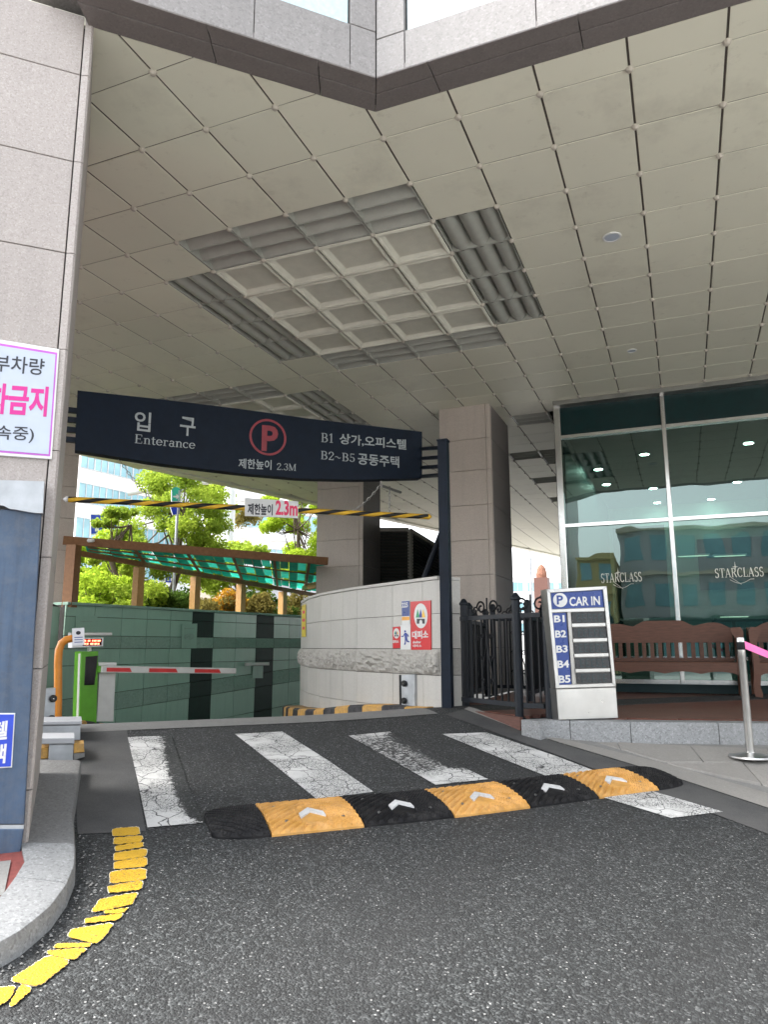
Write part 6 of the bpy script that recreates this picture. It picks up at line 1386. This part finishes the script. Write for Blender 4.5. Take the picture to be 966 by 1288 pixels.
# dark louvre screens behind the curved wall
def louvre(lab, a, b, z0, z1a, z1b, ns):
    a, b = V((*a.xy, 0)), V((*b.xy, 0)); u = (b-a).normalized(); n = V((u.y, -u.x, 0)); n = n if n.dot(-a) > 0 else -n; t = thing('louvre_screen', lab, 'louvre', (a.x, a.y, z0)); m_ = MB()
    for k in range(ns):
        f = (k+.5)/ns; za, zb = z0+(z1a-z0)*f, z0+(z1b-z0)*f; h = (z1a-z0)/ns*.75; m_.slab([a+V((0, 0, za)), b+V((0, 0, zb)), b+n*.05+V((0, 0, zb-h)), a+n*.05+V((0, 0, za-h))], n+V((0, 0, .5)), .008)
    tag(build('slat', m_, 'louvre_dark', t), kind='stuff'); build('backing', MB().slab([a-n*.12+V((0, 0, z0)), b-n*.12+V((0, 0, z0)), b-n*.12+V((0, 0, z1b)), a-n*.12+V((0, 0, z1a))], n, .04), 'ink', t)
    for e, z1 in ((a, z1a), (b, z1b)): build('post', MB().box((e.x, e.y, (z0+z1)/2), (.06, .06, z1-z0), math.atan2(u.y, u.x)), 'beige_post', t)
    build('top_rail', MB().slab([a+V((0, 0, z1a+.05)), b+V((0, 0, z1b+.05)), b+V((0, 0, z1b-.03)), a+V((0, 0, z1a-.03))], n, .08), 'beige_post', t)
la, lb_, lc = atD(470, 740, 15.2), atD(515, 740, 15.2), atD(560, 740, 15.6)
louvre('dark louvre screen right of the rear granite column', la, lb_, E-.5, E+2.42, E+2.42, 46); louvre('sloping dark louvre screen behind the sign post', lb_+V((.05, 0, 0)), lc, E-.5, E+2.40, E+2.02, 44)
br2 = thing('brace', 'slanting dark steel brace behind the navy sign post', 'brace', atD(530, 735, 12)); build('bar', MB().tube([atD(528, 742, 12), atD(556, 668, 12)], .05, 8), 'navy_post', br2)
# things at the far end of the passage
t = thing('brick_tower', 'small orange brick turret far off at the end of the passage', 'tower', atD(683, 760, 60)); p = atD(683, 760, 60); p.z = E-.7
build('shaft', MB().box((p.x, p.y, E+2.6), (1.1, 1.1, 5.6)), 'fascia_wood', t); build('cap', MB().lathe((p.x, p.y, E+5.4), [(.42, 0), (.44, .3), (.34, .75), (.2, 1.0), (.06, 1.08)], 12), 'tower_brick', t)
t = thing('utility_pole', 'thin utility pole far off at the end of the passage', 'pole', atD(669, 760, 45)); p = atD(669, 760, 45); build('pole', MB().tube([V((p.x, p.y, E-.7)), V((p.x, p.y, E+7))], .09, 8), 'galvanised', t); build('cross_arm', MB().box((p.x, p.y, E+5.2), (1.2, .1, .1)), 'galvanised', t)

# ================================================================== the street behind the camera (seen mirrored in the glass)
def facing(lab, x0, x1, y, zt, mat, floors, bays, balcony=False):
    t = thing('street_building', lab, 'building', ((x0+x1)/2, y, 0), group='buildings across the street'); build('wall', MB().box(((x0+x1)/2, y-5, zt/2), (x1-x0, 10, zt)), mat, t)
    fh = zt/floors; first = None
    for i in range(floors):
        for k in range(bays):
            c = V((x0+(x1-x0)*(k+.5)/bays, y, fh*i+fh*.3))
            if first is None: first = build('window', MB().box((c.x, c.y+.02, c.z+fh*.27), ((x1-x0)/bays*.6, .08, fh*.5)), 'window_blue', t, origin=c)
            else: share('window', first, t, Matrix.Translation(c))
    for i in range(floors+1): build('ledge', MB().box(((x0+x1)/2, y+.18, fh*i+.06 if i < floors else zt-.1), (x1-x0+.1, .42, .22)), 'render_beige' if mat == 'render_grey' else mat, t)
    if balcony:
        for i in range(1, floors):
            for k in range(bays): build('balcony', MB().box((x0+(x1-x0)*(k+.5)/bays, y+.55, fh*i+.5), ((x1-x0)/bays*.8, .9, .9)), 'facade_glass', t)
    else: build('shop_band', MB().box(((x0+x1)/2, y+.25, 2.9), (x1-x0-.4, .3, .7)), 'teal_frame', t)
facing('tall pale tower across the street, mirrored in the glass', -17, -7.4, -26, 17, 'render_white', 6, 4, True); facing('narrow yellow building across the street, mirrored in the glass', -6.2, -3.9, -25, 7.2, 'render_yellow', 3, 2)
facing('long dark grey building across the street, mirrored in the glass', -3.6, 14, -27, 9.0, 'render_grey', 3, 11); facing('beige low building across the street to the left', -48, -18, -24, 9, 'render_beige', 3, 9); facing('pale building across the street to the right', 15, 50, -28, 12, 'render_white', 4, 10)
# loose grit and leaf bits lying in the gutter and on the asphalt
gm = MB(); rg_ = random.Random(4)
for k in range(300):
    if k < 150: i = rg_.randint(2, 12); a, b = V((*ko[i], 0)), V((*ko[i+1], 0)); p = a.lerp(b, rg_.random()); o_ = abs(rg_.gauss(0, .07))+.015; dd = (b-a).normalized(); p = p+V((-dd.y, dd.x, 0))*o_
    elif k < 250: q = pe[1].lerp(pe[3], rg_.random()); p = V((q.x-.03-abs(rg_.gauss(0, .08)), q.y-.03, 0))
    else: p = V((rg_.uniform(-2.8, .3), rg_.uniform(1.6, 6.5), 0))
    r = rg_.uniform(.003, .008) if k < 250 else rg_.uniform(.003, .0065); z = road_z(p.x, p.y)+.004
    pts = [V((p.x+math.cos(a_)*r*rg_.uniform(.7, 1.3), p.y+math.sin(a_)*r*rg_.uniform(.7, 1.3), z)) for a_ in (0, 1.25, 2.5, 3.8, 5)]
    gm.add(pts+[V((p.x, p.y, z+r*.9))], [(i_, (i_+1) % 5, 5) for i_ in range(5)])
tag(build('grit', gm, 'concrete'), kind='stuff')
bpy.data.objects.remove(_to); bpy.data.curves.remove(_tc)
